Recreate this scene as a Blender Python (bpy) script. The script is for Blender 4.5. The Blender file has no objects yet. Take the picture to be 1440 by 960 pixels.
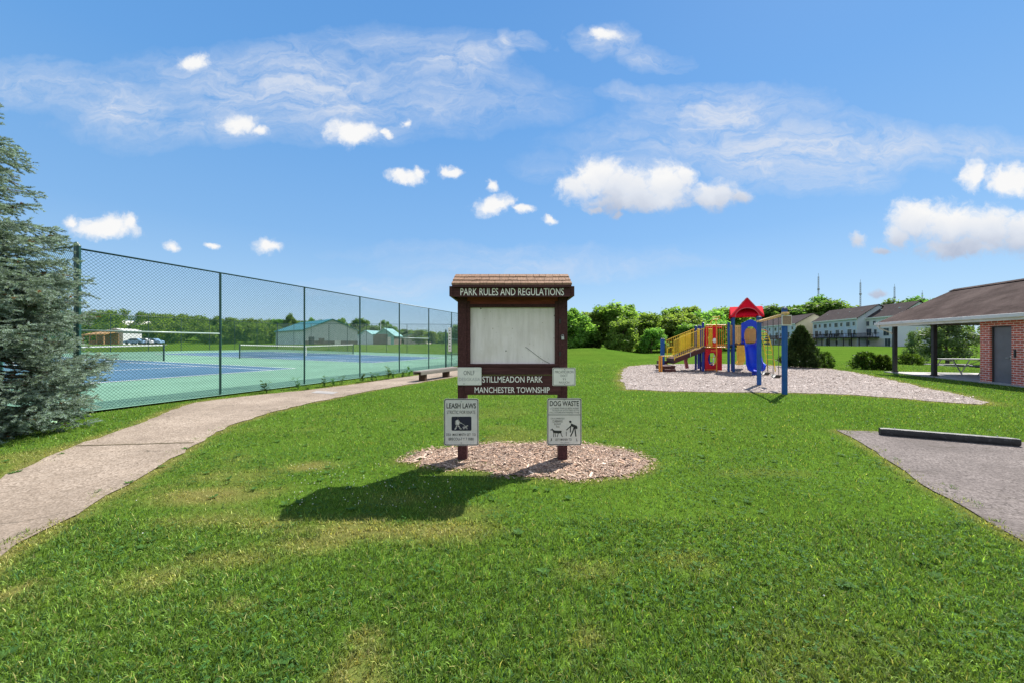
import bpy, bmesh, math, random
import numpy as np
from mathutils import Vector, Matrix

random.seed(7)
rng = np.random.default_rng(11)
R = math.radians
PI = math.pi
F, EYE, CX, HY = 530.0, 1.6, 720.0, 481.0
scene = bpy.context.scene
col = scene.collection

def at(px, py, Y):
    """photo pixel at distance Y -> point"""
    return Vector(((px - CX) / F * Y, Y, EYE - (py - HY) / F * Y))
def gp(px, py):
    """photo pixel on level ground -> (x, y)"""
    Y = F * EYE / (py - HY)
    return ((px - CX) / F * Y, Y)

# ------------------------------------------------------------------ materials
def new_mat(name):
    m = bpy.data.materials.new(name); m.use_nodes = True
    nt = m.node_tree
    for n in list(nt.nodes): nt.nodes.remove(n)
    out = nt.nodes.new('ShaderNodeOutputMaterial')
    b = nt.nodes.new('ShaderNodeBsdfPrincipled')
    nt.links.new(b.outputs[0], out.inputs[0])
    return m, nt, b, out
def N(nt, t, **kw):
    n = nt.nodes.new(t)
    for k, v in kw.items():
        if k.startswith('i_'):
            key = k[2:]
            n.inputs[int(key) if key.isdigit() else key.replace('_', ' ')].default_value = v
        else: setattr(n, k, v)
    return n
def ramp(nt, stops, fac, interp='LINEAR'):
    r = nt.nodes.new('ShaderNodeValToRGB'); r.color_ramp.interpolation = interp
    el = r.color_ramp.elements
    while len(el) > 2: el.remove(el[-1])
    for i, (p, c) in enumerate(stops):
        e = el[i] if i < 2 else el.new(p)
        e.position = p; e.color = (c[0], c[1], c[2], 1) if len(c) == 3 else c
    nt.links.new(fac, r.inputs[0])
    return r
def mixc(nt, fac, a, b, mode='MIX'):
    n = nt.nodes.new('ShaderNodeMix'); n.data_type = 'RGBA'; n.blend_type = mode
    for s, v in ((0, fac), (6, a), (7, b)):
        if hasattr(v, 'is_output'): nt.links.new(v, n.inputs[s])
        else: n.inputs[s].default_value = v if s == 0 else (v[0], v[1], v[2], 1)
    return n.outputs[2]
def mth(nt, op, a, b=None, c=None, clamp=False):
    n = nt.nodes.new('ShaderNodeMath'); n.operation = op; n.use_clamp = clamp
    for i, v in enumerate((a, b, c)):
        if v is None: continue
        if hasattr(v, 'is_output'): nt.links.new(v, n.inputs[i])
        else: n.inputs[i].default_value = v
    return n.outputs[0]
def noise(nt, vec, scale, detail=4, rough=.55, dist=0):
    n = N(nt, 'ShaderNodeTexNoise'); n.inputs['Scale'].default_value = scale
    n.inputs['Detail'].default_value = detail; n.inputs['Roughness'].default_value = rough
    n.inputs['Distortion'].default_value = dist
    if vec is not None: nt.links.new(vec, n.inputs['Vector'])
    return n.outputs['Fac']
def objco(nt):
    return nt.nodes.new('ShaderNodeTexCoord').outputs['Object']
def geoco(nt):
    return nt.nodes.new('ShaderNodeNewGeometry').outputs['Position']
def bump(nt, b, h, strength, dist=.01):
    n = nt.nodes.new('ShaderNodeBump'); n.inputs['Strength'].default_value = strength
    n.inputs['Distance'].default_value = dist
    nt.links.new(h, n.inputs['Height']); nt.links.new(n.outputs[0], b.inputs['Normal'])

def worn(name, c, rough=.5, var=.18, scale=6, bumps=.0, metal=0, c2=None, spec=.5):
    """plain painted / wooden / metal surface with uneven wear"""
    m, nt, b, o = new_mat(name)
    co = objco(nt)
    f1 = noise(nt, co, scale, 6, .6)
    f2 = noise(nt, co, scale * 9, 3, .6)
    dark = tuple(x * (1 - var * 1.6) for x in c); lite = tuple(min(1, x * (1 + var)) for x in c)
    r = ramp(nt, [(.3, dark), (.7, lite)], f1)
    cc = r.outputs[0]
    if c2 is not None:
        r2 = ramp(nt, [(.56, (0, 0, 0)), (.68, (1, 1, 1))], noise(nt, co, scale * 1.7, 7, .65))
        cc = mixc(nt, mth(nt, 'MULTIPLY', r2.outputs[0], .7), cc, c2)
    nt.links.new(cc, b.inputs['Base Color'])
    rr = mth(nt, 'MULTIPLY_ADD', f2, .3, rough - .15)
    nt.links.new(rr, b.inputs['Roughness'])
    b.inputs['Metallic'].default_value = metal
    b.inputs['Specular IOR Level'].default_value = spec
    if bumps: bump(nt, b, f2, bumps, .004)
    return m

def wood(name, c, grain=(3, 40, 40), rough=.65, c2=None):
    m, nt, b, o = new_mat(name)
    mp = N(nt, 'ShaderNodeMapping'); mp.inputs['Scale'].default_value = grain
    nt.links.new(objco(nt), mp.inputs[0])
    g = noise(nt, mp.outputs[0], 1.0, 6, .65, .6)
    lg = noise(nt, objco(nt), 3.0, 4)
    r = ramp(nt, [(.28, tuple(x * .45 for x in c)), (.5, c), (.80, tuple(min(1, x * 1.9 + .008) for x in c))], g)
    cc = mixc(nt, mth(nt, 'MULTIPLY', lg, .5), r.outputs[0], c2 or tuple(x * .7 for x in c))
    nt.links.new(cc, b.inputs['Base Color'])
    b.inputs['Roughness'].default_value = rough; b.inputs['Specular IOR Level'].default_value = .15
    bump(nt, b, g, .35, .004)
    return m

M = {}
M['stain_wood'] = wood('maroon_stained_wood', (.078, .030, .031), (40, 3, 40), .6, (.042, .018, .021))
M['stain_wood_h'] = wood('maroon_stained_board', (.078, .030, .031), (3, 40, 40), .6, (.042, .018, .021))
M['brown_rail'] = wood('reddish_rail_wood', (.24, .055, .040), (3, 40, 40), .6)
M['shake'] = wood('cedar_shake', (.268, .160, .100), (60, 4, 40), .8, (.197, .121, .082))
M['white_letter'] = worn('routed_white_letter', (.90, .88, .84), .6, .06, 30)
M['black_letter'] = worn('black_print', (.02, .02, .022), .5, .1)
M['navy_print'] = worn('navy_print', (.012, .012, .035), .45, .1)
M['sign_face'] = worn('aluminium_sign_face', (.66, .645, .62), .35, .07, 8, c2=(.52, .52, .51))
M['sign_white'] = worn('white_sign_face', (.80, .78, .75), .35, .06, 8, c2=(.62, .62, .60))
M['steel'] = worn('galvanised_steel', (.45, .46, .47), .4, .12, 12, metal=.7)
M['fence_green'] = worn('green_vinyl_coat', (.014, .070, .060), .38, .2, 5)
M['fence_wire'] = worn('green_coated_wire', (.028, .125, .100), .45, .15, 5)
M['fence_dark'] = worn('weathered_green_coat', (.028, .060, .062), .38, .2, 5)
M['net_black'] = worn('black_netting', (.02, .03, .025), .7, .2)
M['net_white'] = worn('white_net_tape', (.78, .78, .74), .6, .06)
M['bench_wood'] = wood('weathered_bench_wood', (.247, .217, .195), (3, 60, 60), .8)
M['bench_leg'] = wood('dark_bench_leg', (.085, .05, .035), (40, 4, 40), .8)
M['black_timber'] = worn('tarred_timber', (.018, .019, .022), .6, .3, 7, .6, c2=(.075, .078, .085))
M['blue_post'] = worn('blue_powder_coat', (.016, .095, .324), .35, .12, 3, spec=.3)
M['navy_post'] = worn('navy_powder_coat', (.025, .045, .30), .35, .12, 3, spec=.3)
M['cap_navy'] = worn('navy_cap', (.012, .03, .10), .4, .1)
M['red_plastic'] = worn('red_moulded_plastic', (.72, .012, .035), .4, .1, 3, spec=.2)
M['red_panel'] = worn('red_panel_plastic', (.62, .02, .035), .4, .12, 3, spec=.2)
M['blue_plastic'] = worn('blue_moulded_plastic', (.010, .045, .55), .3, .1, 3, spec=.35)
M['yellow_coat'] = worn('yellow_powder_coat', (.78, .52, .05), .4, .1, 3, spec=.3)
M['yellow_bright'] = worn('bright_yellow_coat', (.85, .66, .04), .4, .1, 3, spec=.3)
M['orange_coat'] = worn('orange_powder_coat', (.78, .32, .04), .4, .1, 3, spec=.3)
M['tan_panel'] = worn('tan_panel', (.80, .50, .19), .45, .1, 3, spec=.3)
M['maroon_deck'] = worn('brown_coated_deck', (.085, .022, .018), .6, .2, 4)
M['rubber'] = worn('black_rubber', (.015, .015, .017), .6, .2)
M['white_plastic'] = worn('white_plastic', (.78, .77, .74), .4, .06)
M['chain'] = worn('dull_chain', (.10, .10, .10), .5, .2, 20, metal=.5)
M['plate_brown'] = worn('tan_plate', (.33, .22, .16), .5, .2, 30)
M['trim_white'] = worn('white_gutter', (.70, .68, .64), .4, .07, 3)
M['dark_post'] = worn('charcoal_post', (.035, .033, .035), .5, .2, 3)
M['grey_door'] = worn('grey_steel_door', (.165, .155, .175), .42, .12, 2)
M['soffit'] = worn('dark_soffit', (.10, .09, .08), .8, .2)
M['slab'] = worn('pavilion_concrete', (.40, .38, .36), .85, .12, 2, .3)
M['table_grey'] = worn('grey_table_plank', (.36, .36, .35), .6, .15)
M['table_frame'] = worn('table_steel', (.22, .23, .23), .45, .2, metal=.4)
M['siding_blue'] = worn('pale_blue_siding', (.484, .547, .625), .6, .05, .4)
M['siding_white'] = worn('pale_siding', (.609, .625, .648), .6, .05, .4)
M['siding_tan'] = worn('tan_siding', (.74, .64, .46), .6, .05, .4)
M['siding_grey'] = worn('grey_siding', (.52, .58, .66), .6, .05, .4)
M['base_tan'] = worn('tan_foundation', (.50, .46, .38), .7, .08, .5)
M['deck_brown'] = wood('brown_deck', (.10, .040, .032), (2, 10, 10))
M['deck_dark'] = wood('dark_deck', (.035, .028, .036), (2, 10, 10))
M['glass'] = worn('dark_window_glass', (.035, .05, .07), .12, .2, 1)
M['teal_roof'] = worn('teal_metal_roof', (.016, .176, .184), .4, .12, .5)
M['teal_wall'] = worn('pale_teal_siding', (.42, .58, .58), .6, .12, .8)
M['aqua_roof'] = worn('aqua_metal_roof', (.225, .465, .450), .45, .08, .6)
M['barn_wall'] = worn('pale_grey_metal_wall', (.46, .50, .54), .5, .05, .5)
M['barn_base'] = worn('brown_block_base', (.16, .13, .11), .8, .2, 1)
M['orange_roof'] = worn('orange_awning', (.413, .240, .090), .6, .15, 1)
M['timber_tan'] = wood('tan_timber', (.42, .25, .13), (2, 8, 8))
M['car_blue'] = worn('pale_blue_car_paint', (.200, .320, .464), .25, .05, 1)
M['car_white'] = worn('white_car_paint', (.68, .70, .72), .25, .05, 1)
M['mast'] = worn('mast_steel', (.30, .31, .33), .5, .1)
M['bark'] = wood('grey_brown_bark', (.10, .075, .055), (14, 14, 2), .9)
M['flower'] = worn('white_clover', (.75, .73, .66), .7, .1)

def brick_mat():
    m, nt, b, o = new_mat('red_brick')
    tc = objco(nt); sp = N(nt, 'ShaderNodeSeparateXYZ'); nt.links.new(tc, sp.inputs[0])
    nrm = nt.nodes.new('ShaderNodeNewGeometry')
    cb = N(nt, 'ShaderNodeCombineXYZ')
    nt.links.new(mth(nt, 'ADD', sp.outputs[0], sp.outputs[1]), cb.inputs[0]); nt.links.new(sp.outputs[2], cb.inputs[1])
    br = N(nt, 'ShaderNodeTexBrick')
    nt.links.new(cb.outputs[0], br.inputs['Vector'])
    br.inputs['Color1'].default_value = (.74, .145, .085, 1); br.inputs['Color2'].default_value = (.50, .088, .055, 1)
    br.inputs['Mortar'].default_value = (.88, .74, .66, 1)
    br.inputs['Scale'].default_value = 1; br.inputs['Brick Width'].default_value = .235
    br.inputs['Row Height'].default_value = .086; br.inputs['Mortar Size'].default_value = .011
    br.inputs['Bias'].default_value = -.1
    n = noise(nt, tc, 7, 5)
    cc = mixc(nt, .6, br.outputs[0], ramp(nt, [(.3, (.5, .5, .5)), (.7, (1.2, 1.1, 1.1))], n).outputs[0], 'MULTIPLY')
    nt.links.new(cc, b.inputs['Base Color']); b.inputs['Roughness'].default_value = .8
    bump(nt, b, mth(nt, 'SUBTRACT', 1.0, br.outputs['Fac']), .6, .006)
    return m
M['brick'] = brick_mat()

def shingle_mat(name, c1, c2, c3, w=.3, h=.14):
    m, nt, b, o = new_mat(name)
    tc = objco(nt)
    br = N(nt, 'ShaderNodeTexBrick'); sp = N(nt, 'ShaderNodeSeparateXYZ'); nt.links.new(tc, sp.inputs[0])
    cb = N(nt, 'ShaderNodeCombineXYZ'); nt.links.new(sp.outputs[1], cb.inputs[0]); nt.links.new(sp.outputs[0], cb.inputs[1])
    nt.links.new(cb.outputs[0], br.inputs['Vector'])
    br.inputs['Color1'].default_value = (*c1, 1); br.inputs['Color2'].default_value = (*c2, 1)
    br.inputs['Mortar'].default_value = (*[x * .55 for x in c1], 1)
    br.inputs['Scale'].default_value = 1; br.inputs['Brick Width'].default_value = w; br.inputs['Row Height'].default_value = h
    br.inputs['Mortar Size'].default_value = .008
    n = noise(nt, tc, .9, 6, .65); n2 = noise(nt, tc, 25, 3)
    cc = mixc(nt, ramp(nt, [(.42, (0, 0, 0)), (.66, (1, 1, 1))], n).outputs[0], br.outputs[0], c3)
    cc = mixc(nt, .5, cc, ramp(nt, [(.3, (.6, .6, .6)), (.7, (1.3, 1.3, 1.3))], n2).outputs[0], 'MULTIPLY')
    nt.links.new(cc, b.inputs['Base Color']); b.inputs['Roughness'].default_value = .95; b.inputs['Specular IOR Level'].default_value = .05
    bump(nt, b, mth(nt, 'SUBTRACT', 1.0, br.outputs['Fac']), .5, .01)
    return m
M['shingle'] = shingle_mat('brown_shingle', (.062, .041, .037), (.045, .030, .026), (.096, .069, .061))
M['shingle_far'] = shingle_mat('dark_shingle', (.060, .046, .046), (.046, .037, .038), (.076, .059, .058), .9, .4)

def panel_mat():
    m, nt, b, o = new_mat('weathered_white_panel')
    co = objco(nt)
    mp = N(nt, 'ShaderNodeMapping'); mp.inputs['Scale'].default_value = (7, 1, 1.1); nt.links.new(co, mp.inputs[0])
    st = noise(nt, mp.outputs[0], 1.4, 5, .6)
    sm = noise(nt, co, 3.2, 6, .6)
    c = mixc(nt, ramp(nt, [(.4, (0, 0, 0)), (.72, (1, 1, 1))], st).outputs[0], (.89, .81, .83), (.70, .63, .63))
    c = mixc(nt, ramp(nt, [(.5, (0, 0, 0)), (.8, (.55, .55, .55))], sm).outputs[0], c, (.60, .53, .46))
    sp = noise(nt, co, 38, 2, .5)
    c = mixc(nt, ramp(nt, [(.70, (0, 0, 0)), (.74, (.6, .6, .6))], sp).outputs[0], c, (.25, .22, .17))
    nt.links.new(c, b.inputs['Base Color']); b.inputs['Roughness'].default_value = .4
    return m
M['panel'] = panel_mat()

GREEN1, GREEN2, STRAW = (.093, .170, .031), (.171, .274, .051), (.342, .308, .113)
def lawn_mat():
    m, nt, b, o = new_mat('mown_grass_ground')
    co = geoco(nt)
    big = noise(nt, co, .16, 5, .6); mid = noise(nt, co, .9, 6, .65); fine = noise(nt, co, 14, 4, .7)
    c = mixc(nt, ramp(nt, [(.3, (0, 0, 0)), (.7, (1, 1, 1))], mid).outputs[0], (.046, .100, .012), (.082, .162, .020))
    c = mixc(nt, ramp(nt, [(.35, (0, 0, 0)), (.68, (.55, .55, .55))], big).outputs[0], c, (.115, .178, .026))
    c = mixc(nt, ramp(nt, [(.2, (.45, .45, .45)), (.75, (1.25, 1.25, 1.25))], fine).outputs[0], c, c)
    c = mixc(nt, .75, c, ramp(nt, [(.25, (.55, .55, .5)), (.75, (1.3, 1.3, 1.2))], fine).outputs[0], 'MULTIPLY')
    at_ = N(nt, 'ShaderNodeAttribute', attribute_name='dry')
    c = mixc(nt, at_.outputs['Fac'], c, (.165, .140, .050))
    nt.links.new(c, b.inputs['Base Color']); b.inputs['Roughness'].default_value = 1
    b.inputs['Specular IOR Level'].default_value = 0
    bump(nt, b, mth(nt, 'ADD', fine, mth(nt, 'MULTIPLY', mid, 2.0)), .7, .05)
    return m
M['lawn'] = lawn_mat()

def leafy(name, attr=None, c1=(.05, .11, .02), c2=(.10, .18, .03), trans=.35, nscale=.7, rand=.35, spec=.25):
    """leaves / blades: colour from an attribute, or noise + per-object variation"""
    m, nt, b, o = new_mat(name)
    if attr:
        c = N(nt, 'ShaderNodeAttribute', attribute_name=attr).outputs['Color']
    else:
        co = geoco(nt)
        f = noise(nt, co, nscale, 3, .6)
        c = mixc(nt, ramp(nt, [(.3, (0, 0, 0)), (.7, (1, 1, 1))], f).outputs[0], c1, c2)
        oi = nt.nodes.new('ShaderNodeObjectInfo')
        hs = N(nt, 'ShaderNodeHueSaturation')
        nt.links.new(mth(nt, 'MULTIPLY_ADD', oi.outputs['Random'], .05, .475), hs.inputs['Hue'])
        nt.links.new(mth(nt, 'MULTIPLY_ADD', oi.outputs['Random'], rand * 2, 1 - rand), hs.inputs['Value'])
        nt.links.new(c, hs.inputs['Color']); c = hs.outputs[0]
    nt.links.new(c, b.inputs['Base Color'])
    b.inputs['Roughness'].default_value = .55; b.inputs['Specular IOR Level'].default_value = spec
    t = nt.nodes.new('ShaderNodeBsdfTranslucent')
    nt.links.new(mixc(nt, 1.0, c, (1.5, 1.5, .7), 'MULTIPLY'), t.inputs[0])
    mx = nt.nodes.new('ShaderNodeMixShader'); mx.inputs[0].default_value = trans
    nt.links.new(b.outputs[0], mx.inputs[1]); nt.links.new(t.outputs[0], mx.inputs[2])
    nt.links.new(mx.outputs[0], o.inputs[0])
    return m
M['blade'] = leafy('grass_blades', 'tint', trans=.35, spec=.16)
M['broadleaf'] = leafy('clover_and_weeds', 'tint', trans=.3, spec=.04)
M['needle'] = leafy('blue_spruce_needles', 'tint', trans=.18, spec=.15)
M['leaf'] = leafy('broad_leaves', None, (.112, .212, .050), (.242, .381, .094), .62, .9, .2)
M['leaf_far'] = leafy('distant_leaves', None, (.074, .155, .043), (.158, .265, .070), .6, .16, .2)
M['leaf_pale'] = leafy('pale_leaves', None, (.075, .124, .056), (.150, .210, .090), .42, .9, .15)
M['leaf_dark'] = leafy('dark_evergreen', None, (.025, .060, .019), (.055, .106, .031), .3, 1.5, .2)
M['leaf_bush'] = leafy('bush_leaves', None, (.045, .101, .017), (.091, .168, .026), .4, 2.0, .25)
M['leaf_weed'] = leafy('weed_leaves', None, (.040, .104, .018), (.080, .168, .028), .4, 5.0, .3)

def concrete_mat(name, c, c2, c3, sc=1.0):
    """weathered paving: fine aggregate, blotches, stains and hairline cracks"""
    m, nt, b, o = new_mat(name)
    co = geoco(nt)
    v = N(nt, 'ShaderNodeTexVoronoi'); v.inputs['Scale'].default_value = 95 * sc; nt.links.new(co, v.inputs['Vector'])
    big = noise(nt, co, .55, 7, .7); mid = noise(nt, co, 3.5, 6, .7); fine = noise(nt, co, 120 * sc, 3, .7)
    agg = ramp(nt, [(0, c3), (.30, c), (.85, c2)], v.outputs['Color'])
    cc = mixc(nt, ramp(nt, [(.38, (0, 0, 0)), (.62, (.75, .75, .75))], big).outputs[0], agg.outputs[0], tuple(x * .72 for x in c))
    cc = mixc(nt, ramp(nt, [(.50, (0, 0, 0)), (.75, (.6, .6, .6))], mid).outputs[0], cc, tuple(x * 1.25 for x in c))
    cc = mixc(nt, .55, cc, ramp(nt, [(.3, (.70, .69, .68)), (.7, (1.25, 1.25, 1.25))], fine).outputs[0], 'MULTIPLY')
    cr = N(nt, 'ShaderNodeTexVoronoi', feature='DISTANCE_TO_EDGE'); cr.inputs['Scale'].default_value = .42
    wn = N(nt, 'ShaderNodeTexNoise'); wn.inputs['Scale'].default_value = 1.8; wn.inputs['Detail'].default_value = 7; nt.links.new(co, wn.inputs['Vector'])
    vm = N(nt, 'ShaderNodeVectorMath', operation='ADD'); nt.links.new(co, vm.inputs[0]); nt.links.new(wn.outputs['Color'], vm.inputs[1])
    nt.links.new(vm.outputs[0], cr.inputs['Vector'])
    ck = mth(nt, 'MULTIPLY', ramp(nt, [(0, (.8, .8, .8)), (.007, (0, 0, 0))], cr.outputs['Distance']).outputs[0], ramp(nt, [(.42, (0, 0, 0)), (.52, (1, 1, 1))], big).outputs[0])
    cc = mixc(nt, ck, cc, (.06, .05, .035))
    nt.links.new(cc, b.inputs['Base Color']); b.inputs['Roughness'].default_value = .92
    b.inputs['Specular IOR Level'].default_value = .15
    bump(nt, b, mth(nt, 'ADD', fine, v.outputs['Distance']), .6, .006)
    return m
M['path'] = concrete_mat('aggregate_path', (.254, .200, .153), (.454, .374, .301), (.092, .069, .050), .55)
M['asphalt'] = concrete_mat('worn_asphalt', (.135, .113, .103), (.279, .239, .220), (.041, .034, .032), .6)
M['pale_slab'] = concrete_mat('pale_concrete', (.326, .306, .292), (.374, .354, .340), (.272, .252, .231), 1)
M['gravel_far'] = worn('gravel_track', (.336, .315, .280), .9, .1, .3)

def court_mat(name, c):
    m, nt, b, o = new_mat(name)
    co = geoco(nt)
    f = noise(nt, co, .25, 6, .65); g = noise(nt, co, 6, 4)
    cc = mixc(nt, ramp(nt, [(.35, (0, 0, 0)), (.7, (.65, .65, .65))], f).outputs[0], c, tuple(min(1, x * 1.5 + .03) for x in c))
    cc = mixc(nt, .4, cc, ramp(nt, [(.3, (.8, .8, .8)), (.7, (1.15, 1.15, 1.15))], g).outputs[0], 'MULTIPLY')
    nt.links.new(cc, b.inputs['Base Color']); b.inputs['Roughness'].default_value = .75
    b.inputs['Specular IOR Level'].default_value = .25
    return m
M['court_green'] = court_mat('court_green', (.120, .238, .163))
M['court_blue'] = court_mat('court_blue', (.046, .112, .180))
M['court_line'] = court_mat('court_line', (.637, .680, .663))

def chip_mat(name, c1, c2, c3):
    m, nt, b, o = new_mat(name)
    c = N(nt, 'ShaderNodeAttribute', attribute_name='tint').outputs['Color']
    nt.links.new(c, b.inputs['Base Color']); b.inputs['Roughness'].default_value = .9
    return m
M['chip'] = chip_mat('wood_chips', 0, 0, 0)
def mulch_mat(name, a, b_, d):
    m, nt, b, o = new_mat(name)
    co = geoco(nt)
    v = N(nt, 'ShaderNodeTexVoronoi'); v.inputs['Scale'].default_value = 22; nt.links.new(co, v.inputs['Vector'])
    big = noise(nt, co, .9, 5)
    cc = ramp(nt, [(0, d), (.3, a), (.8, b_)], v.outputs['Color']).outputs[0]
    cc = mixc(nt, ramp(nt, [(.4, (0, 0, 0)), (.7, (.5, .5, .5))], big).outputs[0], cc, tuple(x * .75 for x in a))
    nt.links.new(cc, b.inputs['Base Color']); b.inputs['Roughness'].default_value = .95
    bump(nt, b, v.outputs['Distance'], .8, .03)
    return m
M['mulch_tan'] = mulch_mat('tan_mulch', (.231, .150, .109), (.340, .245, .190), (.068, .041, .031))
M['mulch_pale'] = mulch_mat('pale_mulch', (.272, .218, .190), (.394, .333, .299), (.088, .065, .054))

# ------------------------------------------------------------------ objects
def empty(name, label, cat, loc=(0, 0, 0), rotz=0, group=None):
    o = bpy.data.objects.new(name, None); col.objects.link(o)
    o.location = loc; o.rotation_euler = (0, 0, rotz); o.empty_display_size = .2
    return tag(o, label, cat, group)
def tag(o, label=None, cat=None, group=None, kind=None):
    if label: o['label'] = label
    if cat: o['category'] = cat
    if group: o['group'] = group
    if kind: o['kind'] = kind
    return o
def copy_tree(o, parent=None):
    c = o.copy(); col.objects.link(c)
    if parent is not None: c.parent = parent
    for ch in list(o.children): copy_tree(ch, c)
    return c

class MB:
    """collects simple solids into one mesh"""
    def __init__(s): s.v = []; s.f = []
    def add(s, vs, fs):
        n = len(s.v); s.v += [tuple(v) for v in vs]; s.f += [tuple(i + n for i in f) for f in fs]; return s
    def box(s, x0, x1, y0, y1, z0, z1):
        return s.add([(x0, y0, z0), (x1, y0, z0), (x1, y1, z0), (x0, y1, z0), (x0, y0, z1), (x1, y0, z1), (x1, y1, z1), (x0, y1, z1)],
                     [(0, 3, 2, 1), (4, 5, 6, 7), (0, 1, 5, 4), (1, 2, 6, 5), (2, 3, 7, 6), (3, 0, 4, 7)])
    def beam(s, p, q, w, h, up=(0, 0, 1)):
        p, q = Vector(p), Vector(q); d = (q - p).normalized(); up = Vector(up)
        if abs(d.dot(up)) > .98: up = Vector((0, 1, 0))
        a = d.cross(up).normalized() * (w / 2); b = a.cross(d).normalized() * (h / 2)
        vs = [p - a - b, p + a - b, p + a + b, p - a + b, q - a - b, q + a - b, q + a + b, q - a + b]
        return s.add(vs, [(0, 3, 2, 1), (4, 5, 6, 7), (0, 1, 5, 4), (1, 2, 6, 5), (2, 3, 7, 6), (3, 0, 4, 7)])
    def tube(s, pts, r, n=8, cap=True):
        pts = [Vector(p) for p in pts]; rs = r if isinstance(r, (list, tuple)) else [r] * len(pts)
        ring = []
        d0 = (pts[1] - pts[0]).normalized(); u = d0.orthogonal().normalized()
        for i, p in enumerate(pts):
            d = (pts[min(i + 1, len(pts) - 1)] - pts[max(i - 1, 0)]).normalized()
            u = (u - d * u.dot(d)); u = u.normalized() if u.length > 1e-6 else d.orthogonal().normalized()
            w = d.cross(u)
            ring += [p + (u * math.cos(2 * PI * k / n) + w * math.sin(2 * PI * k / n)) * rs[i] for k in range(n)]
        fs = []
        for i in range(len(pts) - 1):
            for k in range(n):
                k2 = (k + 1) % n
                fs.append((i * n + k, i * n + k2, (i + 1) * n + k2, (i + 1) * n + k))
        if cap: fs += [tuple(range(n - 1, -1, -1)), tuple(range((len(pts) - 1) * n, len(pts) * n))]
        return s.add(ring, fs)
    def prism(s, poly, fn, t0, t1):
        """2-D polygon, fn(a, b, t) -> point, between thicknesses t0..t1"""
        n = len(poly)
        vs = [fn(a, b, t0) for a, b in poly] + [fn(a, b, t1) for a, b in poly]
        fs = [tuple(range(n)), tuple(range(2 * n - 1, n - 1, -1))]
        for i in range(n):
            j = (i + 1) % n; fs.append((i, i + n, j + n, j))
        return s.add(vs, fs)
    def build(s, name, mat, parent=None, smooth=False, bevel=0):
        me = bpy.data.meshes.new(name); me.from_pydata(s.v, [], s.f)
        bm = bmesh.new(); bm.from_mesh(me); bmesh.ops.recalc_face_normals(bm, faces=bm.faces)
        if any(len(f.verts) > 4 for f in bm.faces):
            bmesh.ops.triangulate(bm, faces=[f for f in bm.faces if len(f.verts) > 4])
        bm.to_mesh(me); bm.free()
        if smooth:
            for p in me.polygons: p.use_smooth = True
        o = bpy.data.objects.new(name, me); col.objects.link(o)
        for mm in (mat if isinstance(mat, list) else [mat]): me.materials.append(mm)
        if parent is not None: o.parent = parent
        if bevel:
            md = o.modifiers.new('bevel', 'BEVEL'); md.width = bevel; md.segments = 2; md.limit_method = 'ANGLE'
        return o

def np_mesh(name, co, loops, starts, mat, parent=None, tint=None):
    me = bpy.data.meshes.new(name)
    me.vertices.add(len(co)); me.vertices.foreach_set('co', np.ascontiguousarray(co, dtype=np.float32).ravel())
    me.loops.add(len(loops)); me.loops.foreach_set('vertex_index', np.ascontiguousarray(loops, dtype=np.int32))
    me.polygons.add(len(starts)); me.polygons.foreach_set('loop_start', np.ascontiguousarray(starts, dtype=np.int32))
    me.update(calc_edges=True)
    if tint is not None:
        a = me.attributes.new('tint', 'FLOAT_COLOR', 'POINT')
        a.data.foreach_set('color', np.ascontiguousarray(np.c_[tint, np.ones(len(tint))], dtype=np.float32).ravel())
    me.materials.append(mat)
    o = bpy.data.objects.new(name, me); col.objects.link(o)
    if parent is not None: o.parent = parent
    return o
def tri_mesh(name, tris, mat, parent=None, tint=None):
    n = len(tris)
    return np_mesh(name, tris.reshape(-1, 3), np.arange(n * 3), np.arange(n) * 3, mat, parent,
                   None if tint is None else np.repeat(tint, 3, axis=0))
def quad_mesh(name, quads, mat, parent=None, tint=None):
    n = len(quads)
    return np_mesh(name, quads.reshape(-1, 3), np.arange(n * 4), np.arange(n) * 4, mat, parent,
                   None if tint is None else np.repeat(tint, 4, axis=0))

class Lines(list):
    """lines of lettering, each a part"""
    def build(s, name, mat, parent=None, **k):
        return [m.build(name, mat, parent, **k) for m in s]

def text_mb(s, x0, x1, z0, z1, y, depth=.004, bold=.0, mb=None):
    """lettering fitted into a rectangle of the xz plane, facing -y"""
    cu = bpy.data.curves.new('t', 'FONT'); cu.body = s; cu.offset = bold; cu.resolution_u = 3
    ob = bpy.data.objects.new('t', cu); col.objects.link(ob)
    dg = bpy.context.evaluated_depsgraph_get(); dg.update()
    me = bpy.data.meshes.new_from_object(ob.evaluated_get(dg))
    n = len(me.vertices); co = np.zeros(n * 3); me.vertices.foreach_get('co', co); co = co.reshape(-1, 3)
    fs = [tuple(p.vertices) for p in me.polygons]
    lo, hi = co.min(0), co.max(0)
    X = x0 + (co[:, 0] - lo[0]) / (hi[0] - lo[0]) * (x1 - x0)
    Z = z0 + (co[:, 1] - lo[1]) / (hi[1] - lo[1]) * (z1 - z0)
    m1 = MB(); m1.add([(a, y - depth, b) for a, b in zip(X, Z)], fs)
    mb = mb if mb is not None else Lines(); mb.append(m1)
    bpy.data.objects.remove(ob); bpy.data.curves.remove(cu); bpy.data.meshes.remove(me)
    return mb

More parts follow.
